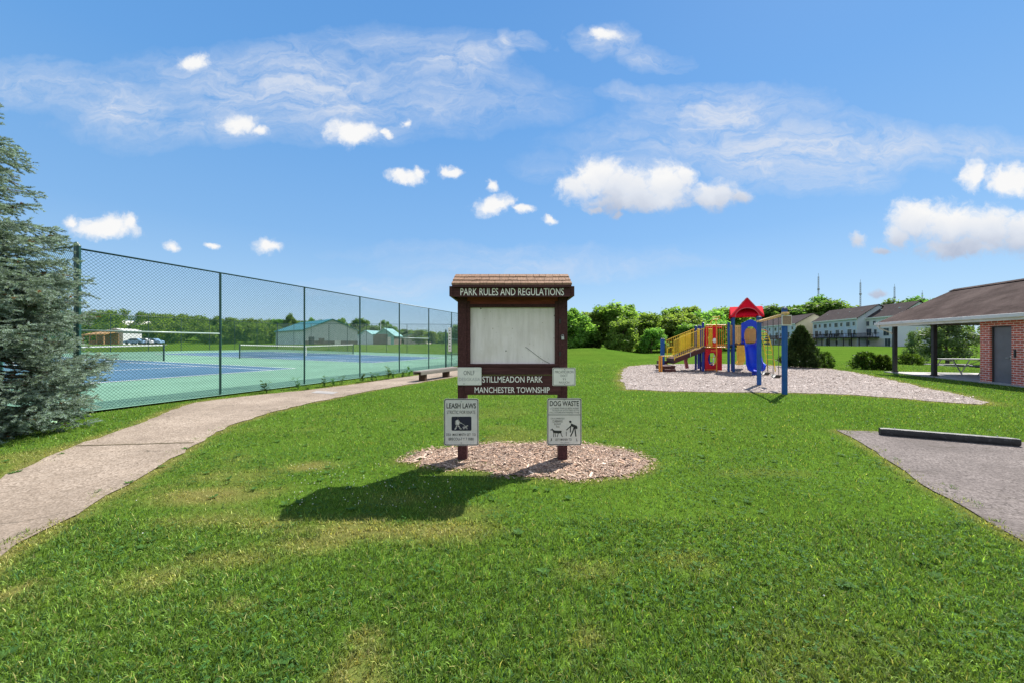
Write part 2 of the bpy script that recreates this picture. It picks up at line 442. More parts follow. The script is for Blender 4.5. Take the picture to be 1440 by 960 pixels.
def in_poly(x, y, poly):
    inside = np.zeros(len(x), bool); n = len(poly); j = n - 1
    for i in range(n):
        xi, yi = poly[i]; xj, yj = poly[j]
        c = ((yi > y) != (yj > y)) & (x < (xj - xi) * (y - yi) / (yj - yi + 1e-12) + xi)
        inside ^= c; j = i
    return inside
def dist_line(x, y, pts):
    d = np.full(len(x), 1e9)
    for (ax, ay), (bx, by) in zip(pts[:-1], pts[1:]):
        vx, vy = bx - ax, by - ay; L = vx * vx + vy * vy + 1e-12
        t = np.clip(((x - ax) * vx + (y - ay) * vy) / L, 0, 1)
        d = np.minimum(d, np.hypot(x - ax - t * vx, y - ay - t * vy))
    return d
def wobble(pts, step=.25, amp=.02, closed=True, seed=1):
    rr = random.Random(seed); out = []
    P = list(pts) + ([pts[0]] if closed else [])
    for (ax, ay), (bx, by) in zip(P[:-1], P[1:]):
        L = math.hypot(bx - ax, by - ay); n = max(1, int(L / step))
        for k in range(n):
            t = k / n; a = amp * (1 if k else .3)
            out.append((ax + (bx - ax) * t + rr.uniform(-a, a), ay + (by - ay) * t + rr.uniform(-a, a)))
    if not closed: out.append(P[-1])
    return out
def smoothstep(a, b, x):
    t = np.clip((x - a) / (b - a), 0, 1); return t * t * (3 - 2 * t)
def wbuild(mb, name, mat, parent, **k):
    """build from world coordinates under an Empty that only has a location"""
    L = parent.location
    mb.v = [(x - L[0], y - L[1], z - L[2]) for x, y, z in mb.v]
    return mb.build(name, mat, parent, **k)

# ------------------------------------------------------------------ ground plan
C0 = Vector((-9.52, 8.27, 0)); CU = Vector((.3023, .9532, 0)); CV = Vector((-.9532, .3023, 0))
CL, CD = 36.0, 36.5
def cz(u, v): return .03 + .018 * v - .004 * (u - 11.5)
def cp(u, v, dz=0):
    p = C0 + CU * u + CV * v; p.z = cz(u, v) + dz; return p
def uv_of(x, y):
    dx, dy = x - C0.x, y - C0.y
    return dx * CU.x + dy * CU.y, dx * CV.x + dy * CV.y

path_left = [gp(-330, 850), gp(-140, 745), gp(0, 674), gp(60, 645), gp(106, 627), gp(187, 599), gp(240, 577), gp(275, 566), gp(308, 561.5), gp(365, 555), gp(424, 549.5), gp(503, 539.5), gp(561, 531), gp(602, 525.5), gp(640, 520), gp(690, 512), gp(720, 506)]
path_right = [gp(-150, 945), gp(-60, 843), gp(0, 785), gp(70, 743), gp(150, 697), gp(230, 652), gp(272, 626), gp(300, 611), gp(330, 596), gp(380, 580), gp(430, 568), gp(520, 549.5), gp(580, 539.5), gp(640, 529.5), gp(690, 519), gp(730, 509)]
path_poly = wobble(path_left, .22, .045, False, 3) + wobble(path_right, .22, .05, False, 4)[::-1]
mulch_board = wobble([gp(566, 648), gp(585, 637), gp(640, 628), gp(700, 623), gp(770, 622), gp(840, 627), gp(890, 637), gp(916, 648), gp(905, 660), gp(870, 669), gp(820, 673), gp(745, 671), gp(690, 663), gp(620, 657)], .16, .075, True, 5)
mulch_play = wobble([gp(876, 520), gp(884, 515), gp(910, 512.5), gp(960, 511.5), gp(1040, 512), gp(1120, 515), gp(1165, 518), gp(1200, 523), gp(1245, 532), gp(1290, 543), gp(1340, 553), gp(1392, 565.5), gp(1380, 568.5), gp(1330, 565.5), gp(1280, 561), gp(1215, 556), gp(1150, 553), gp(1070, 551.5), gp(1000, 551), gp(930, 549.5), gp(880, 547), gp(874, 533)], .3, .08, True, 6)
lot_poly = wobble([gp(1176, 604.5), gp(1240, 607), gp(1330, 614), gp(1440, 622), gp(1640, 640), gp(1900, 690), gp(1900, 980), gp(1560, 830), gp(1440, 763), gp(1390, 735), gp(1340, 704), gp(1295, 680), gp(1265, 657), gp(1232, 635), gp(1196, 614)], .2, .025, True, 7)
PAV = Vector((18.75, 15.1, 0)); PA = Vector((.25, .968, 0)); PB = Vector((.968, -.25, 0))
def pav_ab(x, y):
    dx, dy = x - PAV.x, y - PAV.y
    return dx * PA.x + dy * PA.y, dx * PB.x + dy * PB.y

def tz(x, y):
    x = np.asarray(x, float); y = np.asarray(y, float)
    z = 1.02 * np.exp(-((x - 7.6) / 6.0) ** 2 - ((y - 38.5) / 5.5) ** 2)
    z = z + .10 * np.sin(x * .13 + 1.2) * np.sin(y * .09) * smoothstep(24, 60, y)
    z = z + .95 * smoothstep(48, 82, y) * smoothstep(10, -20, x)
    z = z + 9.0 * smoothstep(105, 190, y) * smoothstep(-40, -110, x)
    z = z + .5 * smoothstep(70, 100, y) * smoothstep(40, 70, x)
    u, v = uv_of(x, y)
    uc, vc = np.clip(u, 0, CL), np.clip(v, 0, CD)
    d = np.hypot(u - uc, v - vc)
    fall = np.where(v < 0, .45, 7.0)
    w = 1 - smoothstep(0, 1, d / fall)
    return z * (1 - w) + (cz(uc, vc) - .05) * w

def grow(a, step, end, f):
    out = []; s = step; p = a
    while p < end:
        s *= f; p += s; out.append(p)
    return out
xs = np.r_[-np.array(grow(16, .2, 900, 1.07))[::-1], np.arange(-16, 16.01, .2), np.array(grow(16, .2, 900, 1.07))]
ys = np.r_[-np.array(grow(-1.0, .4, 60, 1.3))[::-1], np.arange(1.0, 25.01, .2), np.array(grow(25, .2, 1500, 1.06))]
GX, GY = np.meshgrid(xs, ys); gx, gy = GX.ravel(), GY.ravel()
gz = tz(gx, gy)
nx, ny = len(xs), len(ys)
ii = np.arange((nx) * (ny)).reshape(ny, nx)
q = np.stack([ii[:-1, :-1], ii[:-1, 1:], ii[1:, 1:], ii[1:, :-1]], -1).reshape(-1, 4)
lawn = np_mesh('lawn', np.c_[gx, gy, gz], q.ravel(), np.arange(len(q)) * 4, M['lawn'])
tag(lawn, 'mown green grass ground of the park', None, None, 'structure')
lawn.data.polygons.foreach_set('use_smooth', np.ones(len(q), bool))
dry_spots = [(gp(295, 695), .75, .28, .8), (gp(420, 655), .55, .2, .9), (gp(520, 745), 1.1, .22, .75), (gp(380, 735), .7, .2, .6), (gp(440, 765), .5, .15, .6),
             (gp(512, 895), .14, .10, .9), (gp(505, 930), .10, .10, .7), (gp(830, 900), .12, .10, .6), (gp(830, 800), .25, .12, .35), (gp(330, 790), .4, .15, .5), (gp(225, 815), .35, .15, .5),
             (gp(1080, 665), .7, .18, .35), (gp(10, 835), .1, .12, .8), (gp(960, 790), .3, .15, .3), (gp(300, 730), .6, .25, .5), (gp(560, 700), .5, .2, .3), (gp(330, 850), .2, .1, .5), (gp(640, 720), .4, .2, .4)]
def vnoise(x, y, s, seed):
    """cheap value noise"""
    def h(i, j):
        n = (i * 374761393 + j * 668265263 + seed * 69069) & 0x7fffffff
        n = ((n ^ (n >> 13)) * 1274126177) & 0x7fffffff
        return ((n ^ (n >> 16)) & 0xffff) / 65535.0
    X, Y = x / s, y / s; i, j = np.floor(X).astype(np.int64), np.floor(Y).astype(np.int64)
    fx, fy = X - i, Y - j; fx = fx * fx * (3 - 2 * fx); fy = fy * fy * (3 - 2 * fy)
    return (h(i, j) * (1 - fx) + h(i + 1, j) * fx) * (1 - fy) + (h(i, j + 1) * (1 - fx) + h(i + 1, j + 1) * fx) * fy
def fbm(x, y, s, seed): return .5 * vnoise(x, y, s, seed) + .3 * vnoise(x, y, s / 2.1, seed + 1) + .2 * vnoise(x, y, s / 4.3, seed + 2)
def dryness(x, y):
    d = np.zeros(len(x))
    n = fbm(x, y, .35, 3)
    for (c, rx, ry, a) in dry_spots:
        rr = np.hypot((x - c[0]) / rx, (y - c[1]) / ry)
        d = np.maximum(d, a * smoothstep(1.25, .1, rr + (n - .5) * 1.4))
    d = np.maximum(d, .55 * smoothstep(.60, .76, fbm(x, y, 1.6, 9)) * smoothstep(12, 3, y) * smoothstep(3, -1, x))
    e = np.minimum(dist_line(x, y, path_left), dist_line(x, y, path_right) + .04)
    d = np.maximum(d, .8 * smoothstep(.26, .02, e + (n - .5) * .25))
    e = dist_line(x, y, [gp(302, 562), gp(424, 550), gp(561, 531), gp(640, 520)])
    d = np.maximum(d, .75 * smoothstep(.40, .05, e + (n - .5) * .3))
    for P, w in ((mulch_board, .22), (mulch_play, .45), (lot_poly, .18)):
        e = dist_line(x, y, P + [P[0]])
        d = np.maximum(d, .6 * smoothstep(w, .02, e + (n - .5) * w))
    return d
near = (gy < 30) & (np.abs(gx) < 30) & (gy > 0)
dr = np.zeros(len(gx)); dr[near] = dryness(gx[near], gy[near])
la = lawn.data.attributes.new('dry', 'FLOAT', 'POINT'); la.data.foreach_set('value', dr.astype(np.float32))

def sheet(name, poly, z, mat, label, kind='structure'):
    bm = bmesh.new(); vs = [bm.verts.new((x, y, z)) for x, y in poly]
    f = bm.faces.new(vs); bmesh.ops.triangulate(bm, faces=[f]); bmesh.ops.recalc_face_normals(bm, faces=bm.faces)
    if sum(f.normal.z for f in bm.faces) < 0: bmesh.ops.reverse_faces(bm, faces=bm.faces)
    me = bpy.data.meshes.new(name); bm.to_mesh(me); bm.free(); me.materials.append(mat)
    o = bpy.data.objects.new(name, me); col.objects.link(o)
    return tag(o, label, None, None, kind)
sheet('path', path_poly, .014, M['path'], 'worn concrete footpath curving along the tennis fence')
sheet('mulch_bed', mulch_board, .012, M['mulch_tan'], 'tan wood mulch bed around the notice board posts')
sheet('playground_surface', mulch_play, .012, M['mulch_pale'], 'pale wood chip surface under the play equipment')
sheet('parking_lot', lot_poly, .012, M['asphalt'], 'grey worn asphalt parking bay at the right')
sheet('pale_path_slab', [gp(437, 552.5), gp(446, 549.5), gp(476, 551.5), gp(467, 554.5)], .020, M['pale_slab'], 'small pale concrete patch in the footpath')
# joint across the path, with a ragged line of weeds and dirt
j0, j1 = gp(108, 627.5), gp(272, 623)
jl = wobble([j0, j1], .12, .012, False, 8)
sheet('path_joint', [(x, y - .022) for x, y in jl] + [(x, y + .022) for x, y in jl[::-1]], .019, worn('joint_dirt', (.11, .085, .045), .95, .3, 9), 'dirt filled joint across the footpath')
# gravel track far left
gt = [at(-260, 489.5, 82), at(60, 488.5, 82), at(235, 486.3, 88), at(235, 485.3, 94), at(60, 486.4, 92), at(-260, 487, 92)]
mb = MB(); mb.add([(p.x, p.y, float(tz(p.x, p.y)) + .06) for p in gt], [tuple(range(6))])
tag(mb.build('gravel_track', M['gravel_far']), 'pale gravel track beyond the tennis courts', None, None, 'structure')

# ------------------------------------------------------------------ tennis courts
def crect(name, u0, u1, v0, v1, dz, mat, label):
    mb = MB(); mb.add([cp(u0, v0, dz), cp(u1, v0, dz), cp(u1, v1, dz), cp(u0, v1, dz)], [(0, 1, 2, 3)])
    o = mb.build(name, mat)
    if o.data.polygons[0].normal.z < 0: o.data.flip_normals()
    return tag(o, label, None, None, 'structure')
crect('tennis_surface', -.15, CL + .15, -.12, CD + .15, 0, M['court_green'], 'pale green tennis court surround')
crect('tennis_court', .45, 11.42, 6.25, 30.0, .006, M['court_blue'], 'nearer blue tennis court')
crect('tennis_court', 17.9, 28.87, 6.25, 30.0, .006, M['court_blue'], 'farther blue tennis court')
for ub, which in ((.45, 'nearer'), (17.9, 'farther')):
    mb = MB()
    def L(u0, u1, v0, v1): mb.add([cp(u0, v0, .012), cp(u1, v0, .012), cp(u1, v1, .012), cp(u0, v1, .012)], [(0, 1, 2, 3)])
    w = .09; U1 = ub + 10.97
    L(ub, U1, 6.25, 6.25 + .1); L(ub, U1, 29.9, 30.0)
    L(ub, ub + w, 6.36, 29.89); L(U1 - w, U1, 6.36, 29.89)
    L(ub + 1.37, ub + 1.37 + w, 6.36, 29.89); L(U1 - 1.37 - w, U1 - 1.37, 6.36, 29.89)
    for vv in (6.25 + 5.49, 30 - 5.49): L(ub + 1.45, U1 - 1.45, vv, vv + w)
    L(ub + 5.45, ub + 5.52, 11.83, 24.50)
    o = mb.build('court_lines', M['court_line'])
    for p in o.data.polygons:
        if p.normal.z < 0: p.flip()
    tag(o, 'white painted lines of the %s blue court' % which, None, None, 'structure')

def wires(p0, p1, z0, z1, H, pitch, r, mb=None):
    """crossing diagonal wires of a chain link panel run from p0 to p1"""
    mb = mb or MB()
    p0, p1 = Vector(p0[:2]), Vector(p1[:2]); L = (p1 - p0).length; d = (p1 - p0) / L; nrm = Vector((-d.y, d.x))
    k = -H
    while k < L:
        for sgn in (1, -1):
            # s from a..b while height goes 0..H (or H..0)
            a, b = max(0, k), min(L, k + H)
            if b - a < .02: continue
            ha, hb = a - k, b - k
            if sgn < 0: ha, hb = H - ha, H - hb
            pts = []
            for s, h in ((a, ha), (b, hb)):
                p = p0 + d * s + nrm * (r * .9 * sgn)
                pts.append(Vector((p.x, p.y, z0 + (z1 - z0) * s / L + h)))
            mb.tube(pts, r, 3, False)
        k += pitch
    return mb
def fence(a, b, za, zb, H, n, label, pitch=.085, r=.003, mid=(), mats=('fence_green', 'fence_wire'), group='chain link fences around the tennis courts', thick_first=True, midmat=None):
    t = empty('chain_link_fence', label, 'fence', (a.x, a.y, za), 0, group)
    wbuild(wires(a, b, za + .03, zb + .03, H - .06, pitch, r), 'wire_mesh', M[mats[1]], t)
    P = [Vector((a.x + (b.x - a.x) * k / n, a.y + (b.y - a.y) * k / n, za + (zb - za) * k / n)) for k in range(n + 1)]
    up = Vector((0, 0, 1))
    mb = MB(); mb.tube([P[0] + up * H, P[-1] + up * H], .021, 8); wbuild(mb, 'top_rail', M[mats[0]], t, smooth=True)
    mb = MB(); mb.tube([P[0] + up * .05, P[-1] + up * .05], .004, 5); wbuild(mb, 'bottom_wire', M[mats[0]], t)
    for k, p in enumerate(P):
        rr = .045 if k in (0, n) and thick_first else .030
        mb = MB(); mb.tube([p - up * .1, p + up * (H + (.06 if k in (0, n) else .01))], rr, 10)
        if k in (0, n) and thick_first:
            mb.tube([p + up * (H + .06), p + up * (H + .10)], [rr * 1.15, rr * .5], 10)
            for zz in (.3, .9, 1.5, 2.1, 2.7, 3.3): mb.tube([p + up * zz, p + up * (zz + .03)], rr * 1.18, 10)
        wbuild(mb, 'post', M[mats[0]], t, smooth=False)
    for k in mid:
        mb = MB(); mb.tube([P[k] + up * H * .505, P[k + 1] + up * H * .505], .021, 8); wbuild(mb, 'mid_rail', M[midmat or mats[0]], t, smooth=True)
    return t
FH = 3.62
cA, cB, cC, cD = C0, C0 + CU * CL, C0 + CU * CL + CV * CD, C0 + CV * CD
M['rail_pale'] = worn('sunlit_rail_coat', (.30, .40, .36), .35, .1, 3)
fence(cA, cB, cz(0, 0) - .05, cz(CL, 0), FH, 12, 'tall green chain link fence beside the concrete path, nearest side of the tennis courts', .078, .0035, (0, 4), midmat='rail_pale')
fence(cA + CV * .06, cD, cz(0, 0), cz(0, CD), FH, 12, 'green chain link fence leading away behind the blue spruce', .078, .0035)
fence(cD + CU * .06, cC, cz(0, CD), cz(CL, CD), FH, 12, 'far green chain link fence behind the tennis nets, along the back of the blue courts', .13, .004, mats=('fence_dark', 'fence_wire'))
fence(cB + CV * .06, cC - CV * .06, cz(CL, 0), cz(CL, CD), FH, 12, 'green chain link fence across the courts in front of the teal roofed hall', .13, .004, mats=('fence_dark', 'fence_wire'))

def net(u0, label):
    a, b = cp(u0, 18.1), cp(u0 + 12.8, 18.1)
    t = empty('tennis_net', label, 'tennis net', a, 0, 'tennis nets on the blue courts')
    mb = MB(); n = 240
    up = Vector((0, 0, 1)); mid = (a + b) / 2
    def top(s): return 1.07 - .155 * (1 - abs(2 * s - 1))
    for k in range(n + 1):
        p = a.lerp(b, k / n); mb.beam(p + up * .04, p + up * top(k / n), .006, .004)
    for k in range(20):
        f = k / 19
        for s0, s1 in ((0, .5), (.5, 1)):
            p, q_ = a.lerp(b, s0), a.lerp(b, s1)
            mb.beam(p + up * (.04 + f * (top(s0) - .06)), q_ + up * (.04 + f * (top(s1) - .06)), .004, .006)
    wbuild(mb, 'netting', M['net_black'], t)
    mb = MB()
    for s0, s1 in ((0, .5), (.5, 1)):
        mb.beam(a.lerp(b, s0) + up * (top(s0) - .02), a.lerp(b, s1) + up * (top(s1) - .02), .03, .07)
    wbuild(mb, 'top_tape', M['net_white'], t)
    mb = MB(); mb.beam(mid, mid + up * .9, .07, .02, (1, 0, 0)); wbuild(mb, 'center_strap', M['net_white'], t)
    for p in (a, b):
        mb = MB(); mb.tube([p - up * .05, p + up * 1.10], .05, 10); wbuild(mb, 'net_post', M['fence_dark'], t, smooth=False)
    return t
net(11.9 - 12.8, 'tennis net with white top tape on the nearer court, left of the tall fence post')
net(17.0, 'tennis net with white centre strap on the farther court, before the teal roofed hall')

# short gate post, its latch side and the white rules strip near the bench
p = C0 + CU * 15.6; gx_ = at(627, 500, 20.6)
t = empty('gate_frame', 'dark green fence gate ajar behind the bench, lower than the fence', 'gate', (gx_.x, gx_.y, 0))
g2 = gx_ + Vector((.55, 1.05, 0))
mb = MB(); mb.tube([(gx_.x, gx_.y, 0), (gx_.x, gx_.y, 2.27)], .045, 8); wbuild(mb, 'post', M['fence_green'], t)
mb = MB()
for zz in (.12, .95, 1.75): mb.tube([(gx_.x, gx_.y, zz), (g2.x, g2.y, zz)], .022, 8)
mb.tube([(g2.x, g2.y, .1), (g2.x, g2.y, 1.77)], .022, 8)
wbuild(mb, 'gate_leaf', M['fence_green'], t)
wbuild(wires(gx_, g2, .12, .12, 1.63, .1, .003), 'wire_mesh', M['fence_wire'], t)
t = empty('notice_strip', 'narrow white vertical notice strip hung on the fence right of the bench', 'sign', at(632.5, 494, 20.15))
a, b = at(630.3, 494, 20.15), at(634.7, 461, 20.15)
mb = MB(); mb.box(a.x, b.x, a.y, a.y + .012, a.z, b.z); wbuild(mb, 'panel', M['sign_white'], t)
mb = MB()
for k in range(7):
    zz = a.z + .12 + k * .16; mb.box(a.x + .04, b.x - .05, a.y - .003, a.y, zz, zz + .035 + .02 * (k % 2))
wbuild(mb, 'lettering', M['black_letter'], t)

# ------------------------------------------------------------------ grass
def keep_mask(x, y, m=.0):
    u, v = uv_of(x, y); a, b = pav_ab(x, y)
    ok = ~((u > -.2) & (u < CL + .2) & (v > -.05) & (v < CD + .2))
    for P, thr in ((path_poly, .26), (mulch_board, .42), (mulch_play, .35), (lot_poly, .26)):
        ins = np.nonzero(in_poly(x, y, P))[0]
        if len(ins) == 0: continue
        xi, yi = x[ins], y[ins]
        e = dist_line(xi, yi, P + [P[0]]); nz_ = np.clip(fbm(xi, yi, .22, 61) * 1.9 - .55, 0, 1)
        ok[ins] &= e < thr * nz_ ** 1.5
    ok &= ~((a > -14) & (a < 5.4) & (b > -.12) & (b < 6.5))
    return ok
def blades(y0, y1, n, seg, seed, dens=None):
    """seg 2: bent two-piece blades near the viewer; seg 1: single blades, wider with distance"""
    rg = np.random.default_rng(seed)
    hw = lambda y: 1.42 * y + .8
    t = rg.random(n)
    e = .3                                  # blades per area fall off as y ** -1.7
    y = (y0 ** e + t * (y1 ** e - y0 ** e)) ** (1 / e); x = rg.uniform(-1, 1, n) * hw(y)
    x += (vnoise(x, y, .06, 21) - .5) * .05; y += (vnoise(x, y, .06, 22) - .5) * .05
    k = keep_mask(x, y) & (rg.random(n) > smoothstep(20, 33, y) * .97); x, y = x[k], y[k]
    d = dryness(x, y)
    k = rg.random(len(x)) > d * .22; x, y, d = x[k], y[k], d[k]; n = len(x)
    z = tz(x, y)
    hn = fbm(x, y, .5, 31); tuft = fbm(x, y, .16, 33)
    H = .043 * (.5 + .8 * rg.random(n)) * (.6 + .5 * hn + .45 * tuft) * (1 - .35 * d)
    W = .0050 * np.maximum(1, y / 2.6) ** .86 * (.65 + .7 * rg.random(n))
    az = rg.uniform(0, 2 * PI, n); lean = rg.uniform(.2, 1.25, n)
    dirx, diry = np.cos(az), np.sin(az)
    fa = rg.uniform(0, 2 * PI, n); sx = np.cos(fa); sy = np.sin(fa)
    base = np.c_[x, y, z - .004]
    def pt(t):
        off = H * (t ** 1.6) * np.sin(lean); up = H * t * np.cos(lean * t)
        return base + np.c_[dirx * off, diry * off, up]
    S = np.c_[sx, sy, np.zeros(n)]
    g = np.clip((fbm(x, y, .8, 41) * .9 + .55 * (rg.random(n) - .5)), 0, 1)[:, None]
    big = smoothstep(.35, .65, fbm(x, y, 3.5, 51))[:, None]
    c = np.array(GREEN1) * (1 - g) + np.array(GREEN2) * g
    c = c * (1 - .35 * big) + np.array((.105, .165, .026)) * .35 * big
    bl = (rg.random(n) < .14)[:, None]; c = np.where(bl, np.array((.050, .120, .046)) * (1 + .5 * rg.random((n, 1))), c)
    st = np.clip(d * 1.3 * (.4 + rg.random(n)), 0, 1)[:, None]
    st = np.maximum(st, ((rg.random(n) < .06) * .8)[:, None])
    c = c * (1 - st) + np.array(STRAW) * (.7 + .6 * rg.random((n, 1))) * st
    c = c * np.exp(rg.normal(size=(n, 1)) * .42)
    c = np.minimum(c, .75)
    if seg == 2:
        p0, p1, p2 = base, pt(.55), pt(1.0)
        wv = S * (W / 2)[:, None]
        co = np.stack([p0 - wv, p0 + wv, p1 + wv * .85, p1 - wv * .85, p2], 1).reshape(-1, 3)
        b5 = np.arange(n)[:, None] * 5
        loops = np.concatenate([b5 + np.array([[0, 1, 2, 3]]), b5 + np.array([[3, 2, 4]])], 1).ravel()
        starts = (np.arange(n)[:, None] * 7 + np.array([[0, 4]])).ravel()
        return co, loops, starts, np.repeat(c, 5, 0)
    wv = S * (W / 2)[:, None]; p2 = pt(1.0)
    co = np.stack([base - wv, base + wv, p2], 1).reshape(-1, 3)
    return co, np.arange(n * 3), np.arange(n) * 3, np.repeat(c, 3, 0)
parts = [blades(1.35, 3.4, 190000, 2, 1), blades(3.4, 33, 560000, 1, 2)]
co, lo, stt, tn = [], [], [], []; vo = lo_o = 0
for c_, l_, s_, t_ in parts:
    co.append(c_); lo.append(l_ + vo); stt.append(s_ + lo_o); tn.append(t_); vo += len(c_); lo_o += len(l_)
g = np_mesh('lawn_grass', np.concatenate(co), np.concatenate(lo), np.concatenate(stt), M['blade'], None, np.concatenate(tn))
tag(g, 'short green grass blades of the park lawn', 'grass', None, 'stuff')
del co, lo, stt, tn, parts
# clover leaflets and flower heads between the blades
n = 11000
y = np.sqrt(rng.uniform(1.4 ** 2, 5.6 ** 2, n)); x = rng.uniform(-1, 1, n) * (1.42 * y + .5)
k = keep_mask(x, y) & (fbm(x, y, .7, 77) > .50) & (dryness(x, y) < .3); x, y = x[k], y[k]
zc = rng.uniform(.022, .048, len(x)); qs, tn = [], []
for j in range(3):
    a = rng.uniform(0, 2 * PI, len(x)) * 0 + (np.arange(len(x)) * 2.4) + j * 2.09
    s = .013 * (1 - .0 * j) * (.75 + .6 * rng.random(len(x)))
    dx, dy = np.cos(a), np.sin(a); tl = rng.uniform(-.2, .45, len(x))
    c0 = np.c_[x, y, tz(x, y) + zc]
    D = np.c_[dx, dy, tl] * s[:, None]; S = np.c_[-dy, dx, dx * 0] * (s * .55)[:, None]
    qs.append(np.stack([c0, c0 + D * .6 - S, c0 + D, c0 + D * .6 + S], 1))
    tn.append(np.array((.050, .120, .030)) * (.75 + .6 * rng.random((len(x), 1))))
tag(quad_mesh('clover_patches', np.concatenate(qs), M['broadleaf'], None, np.concatenate(tn)), 'small clover leaves growing among the lawn grass', 'clover', None, 'stuff')
# broad-leaved weed rosettes
nr = 260; yw = np.sqrt(rng.uniform(1.5 ** 2, 8.5 ** 2, nr)); xw = rng.uniform(-1, 1, nr) * (1.42 * yw + .3)
k = keep_mask(xw, yw) & (fbm(xw, yw, 1.1, 87) > .45); xw, yw = xw[k], yw[k]; qs, tn = [], []
for j in range(7):
    a = j * .9 + rng.uniform(-.3, .3, len(xw)); s = rng.uniform(.028, .058, len(xw)); tl = rng.uniform(.15, .55, len(xw))
    c0 = np.c_[xw, yw, tz(xw, yw) + .012]; D = np.c_[np.cos(a), np.sin(a), tl] * s[:, None]; Sd = np.c_[-np.sin(a), np.cos(a), a * 0] * (s * .30)[:, None]
    qs.append(np.stack([c0, c0 + D * .6 - Sd, c0 + D, c0 + D * .6 + Sd], 1)); tn.append(np.array((.070, .150, .036)) * (.75 + .5 * rng.random((len(xw), 1))))
tag(quad_mesh('broadleaf_weeds', np.concatenate(qs), M['broadleaf'], None, np.concatenate(tn)), 'small broad leaved weeds scattered in the lawn', 'weeds', None, 'stuff')
mb = MB()
for k in range(118):
    if k < 110: px, py = random.uniform(405, 640), random.uniform(655, 720)
    else: px, py = random.uniform(0, 1440), random.uniform(600, 900)
    x_, y_ = gp(px, py)
    if not keep_mask(np.array([x_]), np.array([y_]))[0]: continue
    c_ = Vector((x_, y_, float(tz(x_, y_)) + random.uniform(.035, .06))); r_ = random.uniform(.0035, .0065)
    mb.add([c_ + Vector(v) * r_ for v in ((1, 0, 0), (0, 1, 0), (-1, 0, 0), (0, -1, 0), (0, 0, 1), (0, 0, -1))],
           [(0, 1, 4), (1, 2, 4), (2, 3, 4), (3, 0, 4), (1, 0, 5), (2, 1, 5), (3, 2, 5), (0, 3, 5)])
tag(mb.build('clover_flowers', M['flower']), 'tiny white clover flower heads in the lawn', 'clover flower', None, 'stuff')

def chips(name, poly, n, size, cols, label, seed, weight=None):
    rg = np.random.default_rng(seed); P = np.array(poly)
    lo_, hi_ = P.min(0) - .1, P.max(0) + .1
    x = rg.uniform(lo_[0], hi_[0], n * 3); y = rg.uniform(lo_[1], hi_[1], n * 3)
    if weight: k = rg.random(len(x)) < weight(x, y); x, y = x[k], y[k]
    k = in_poly(x, y, poly) | (dist_line(x, y, list(poly) + [poly[0]]) < .15 * rg.random(len(x)) ** 2); x, y = x[k][:n], y[k][:n]; m = len(x)
    L = size * rg.uniform(.4, 1.3, m) * np.where(rg.random(m) < .03, 2.6, 1); W = L * rg.uniform(.12, .38, m); a = rg.uniform(0, PI, m)
    tilt = rg.uniform(-.28, .28, m); roll = rg.uniform(-.35, .35, m)
    D = np.c_[np.cos(a) * np.cos(tilt), np.sin(a) * np.cos(tilt), np.sin(tilt)] * (L / 2)[:, None]
    S = np.c_[-np.sin(a) * np.cos(roll), np.cos(a) * np.cos(roll), np.sin(roll)] * (W / 2)[:, None]
    ed_ = np.clip(dist_line(x, y, list(poly) + [poly[0]]) / (size * 6), .15, 1)
    k = rg.random(m) < ed_ + .25; x, y, D, S, L = x[k], y[k], D[k], S[k], L[k]; m = len(x); size = size * .6
    c = np.c_[x, y, .014 + np.abs(D[:, 2]) + np.abs(S[:, 2]) + rg.uniform(0, size * .25, m)]
    qd = np.stack([c - D - S, c + D - S * .7, c + D * .9 + S, c - D + S * .8], 1)
    C_ = np.array(cols)[rg.integers(0, len(cols), m)] * np.exp(rg.normal(size=(m, 1)) * .30) * (.78 + .45 * fbm(x, y, .35, 91))[:, None]
    return tag(quad_mesh(name, qd, M['chip'], None, C_), label, 'wood chips', None, 'stuff')
chips('wood_chips', mulch_board, 36000, .030, [(.42, .29, .21), (.34, .225, .16), (.50, .38, .29), (.26, .155, .105), (.45, .34, .26), (.11, .065, .045), (.38, .24, .15)], 'tan wood chips round the notice board posts', 3)
chips('playground_chips', mulch_play, 150000, .040, [(.46, .385, .345), (.39, .315, .28), (.52, .455, .41), (.32, .25, .215), (.15, .11, .095), (.14, .10, .08), (.48, .41, .37)], 'pale wood chips under the play equipment', 4)
# ------------------------------------------------------------------ notice board
KY = 5.08
kb = empty('notice_board', 'maroon wooden park notice board with cedar roof and empty white panel, on two posts', 'notice board', (.01, KY, 0))
def K(px, py, Y=KY):
    p = at(px, py, Y); return p.x - kb.location.x, p.z
def kbox(px0, px1, py0, py1, yf, yb, Y=None, mb=None):
    """box whose front face covers the pixel rectangle; yf/yb relative to the posts' front"""
    Y = Y or KY + yf
    x0, z1 = K(px0, py0, Y); x1, z0 = K(px1, py1, Y)
    mb = mb or MB(); return mb.box(x0, x1, yf, yb, z0, z1)
def kb_part(name, mat, *a, bevel=.004, **k): return kbox(*a, **k).build(name, mat, kb, bevel=bevel)
for px0, px1 in ((643.5, 656.5), (785.2, 798)):
    x0, _ = K(px0, 0); x1, _ = K(px1, 0)
    mb = MB(); mb.box(x0, x1, 0, .13, -.12, 2.22); mb.build('post', M['stain_wood'], kb, bevel=.005)
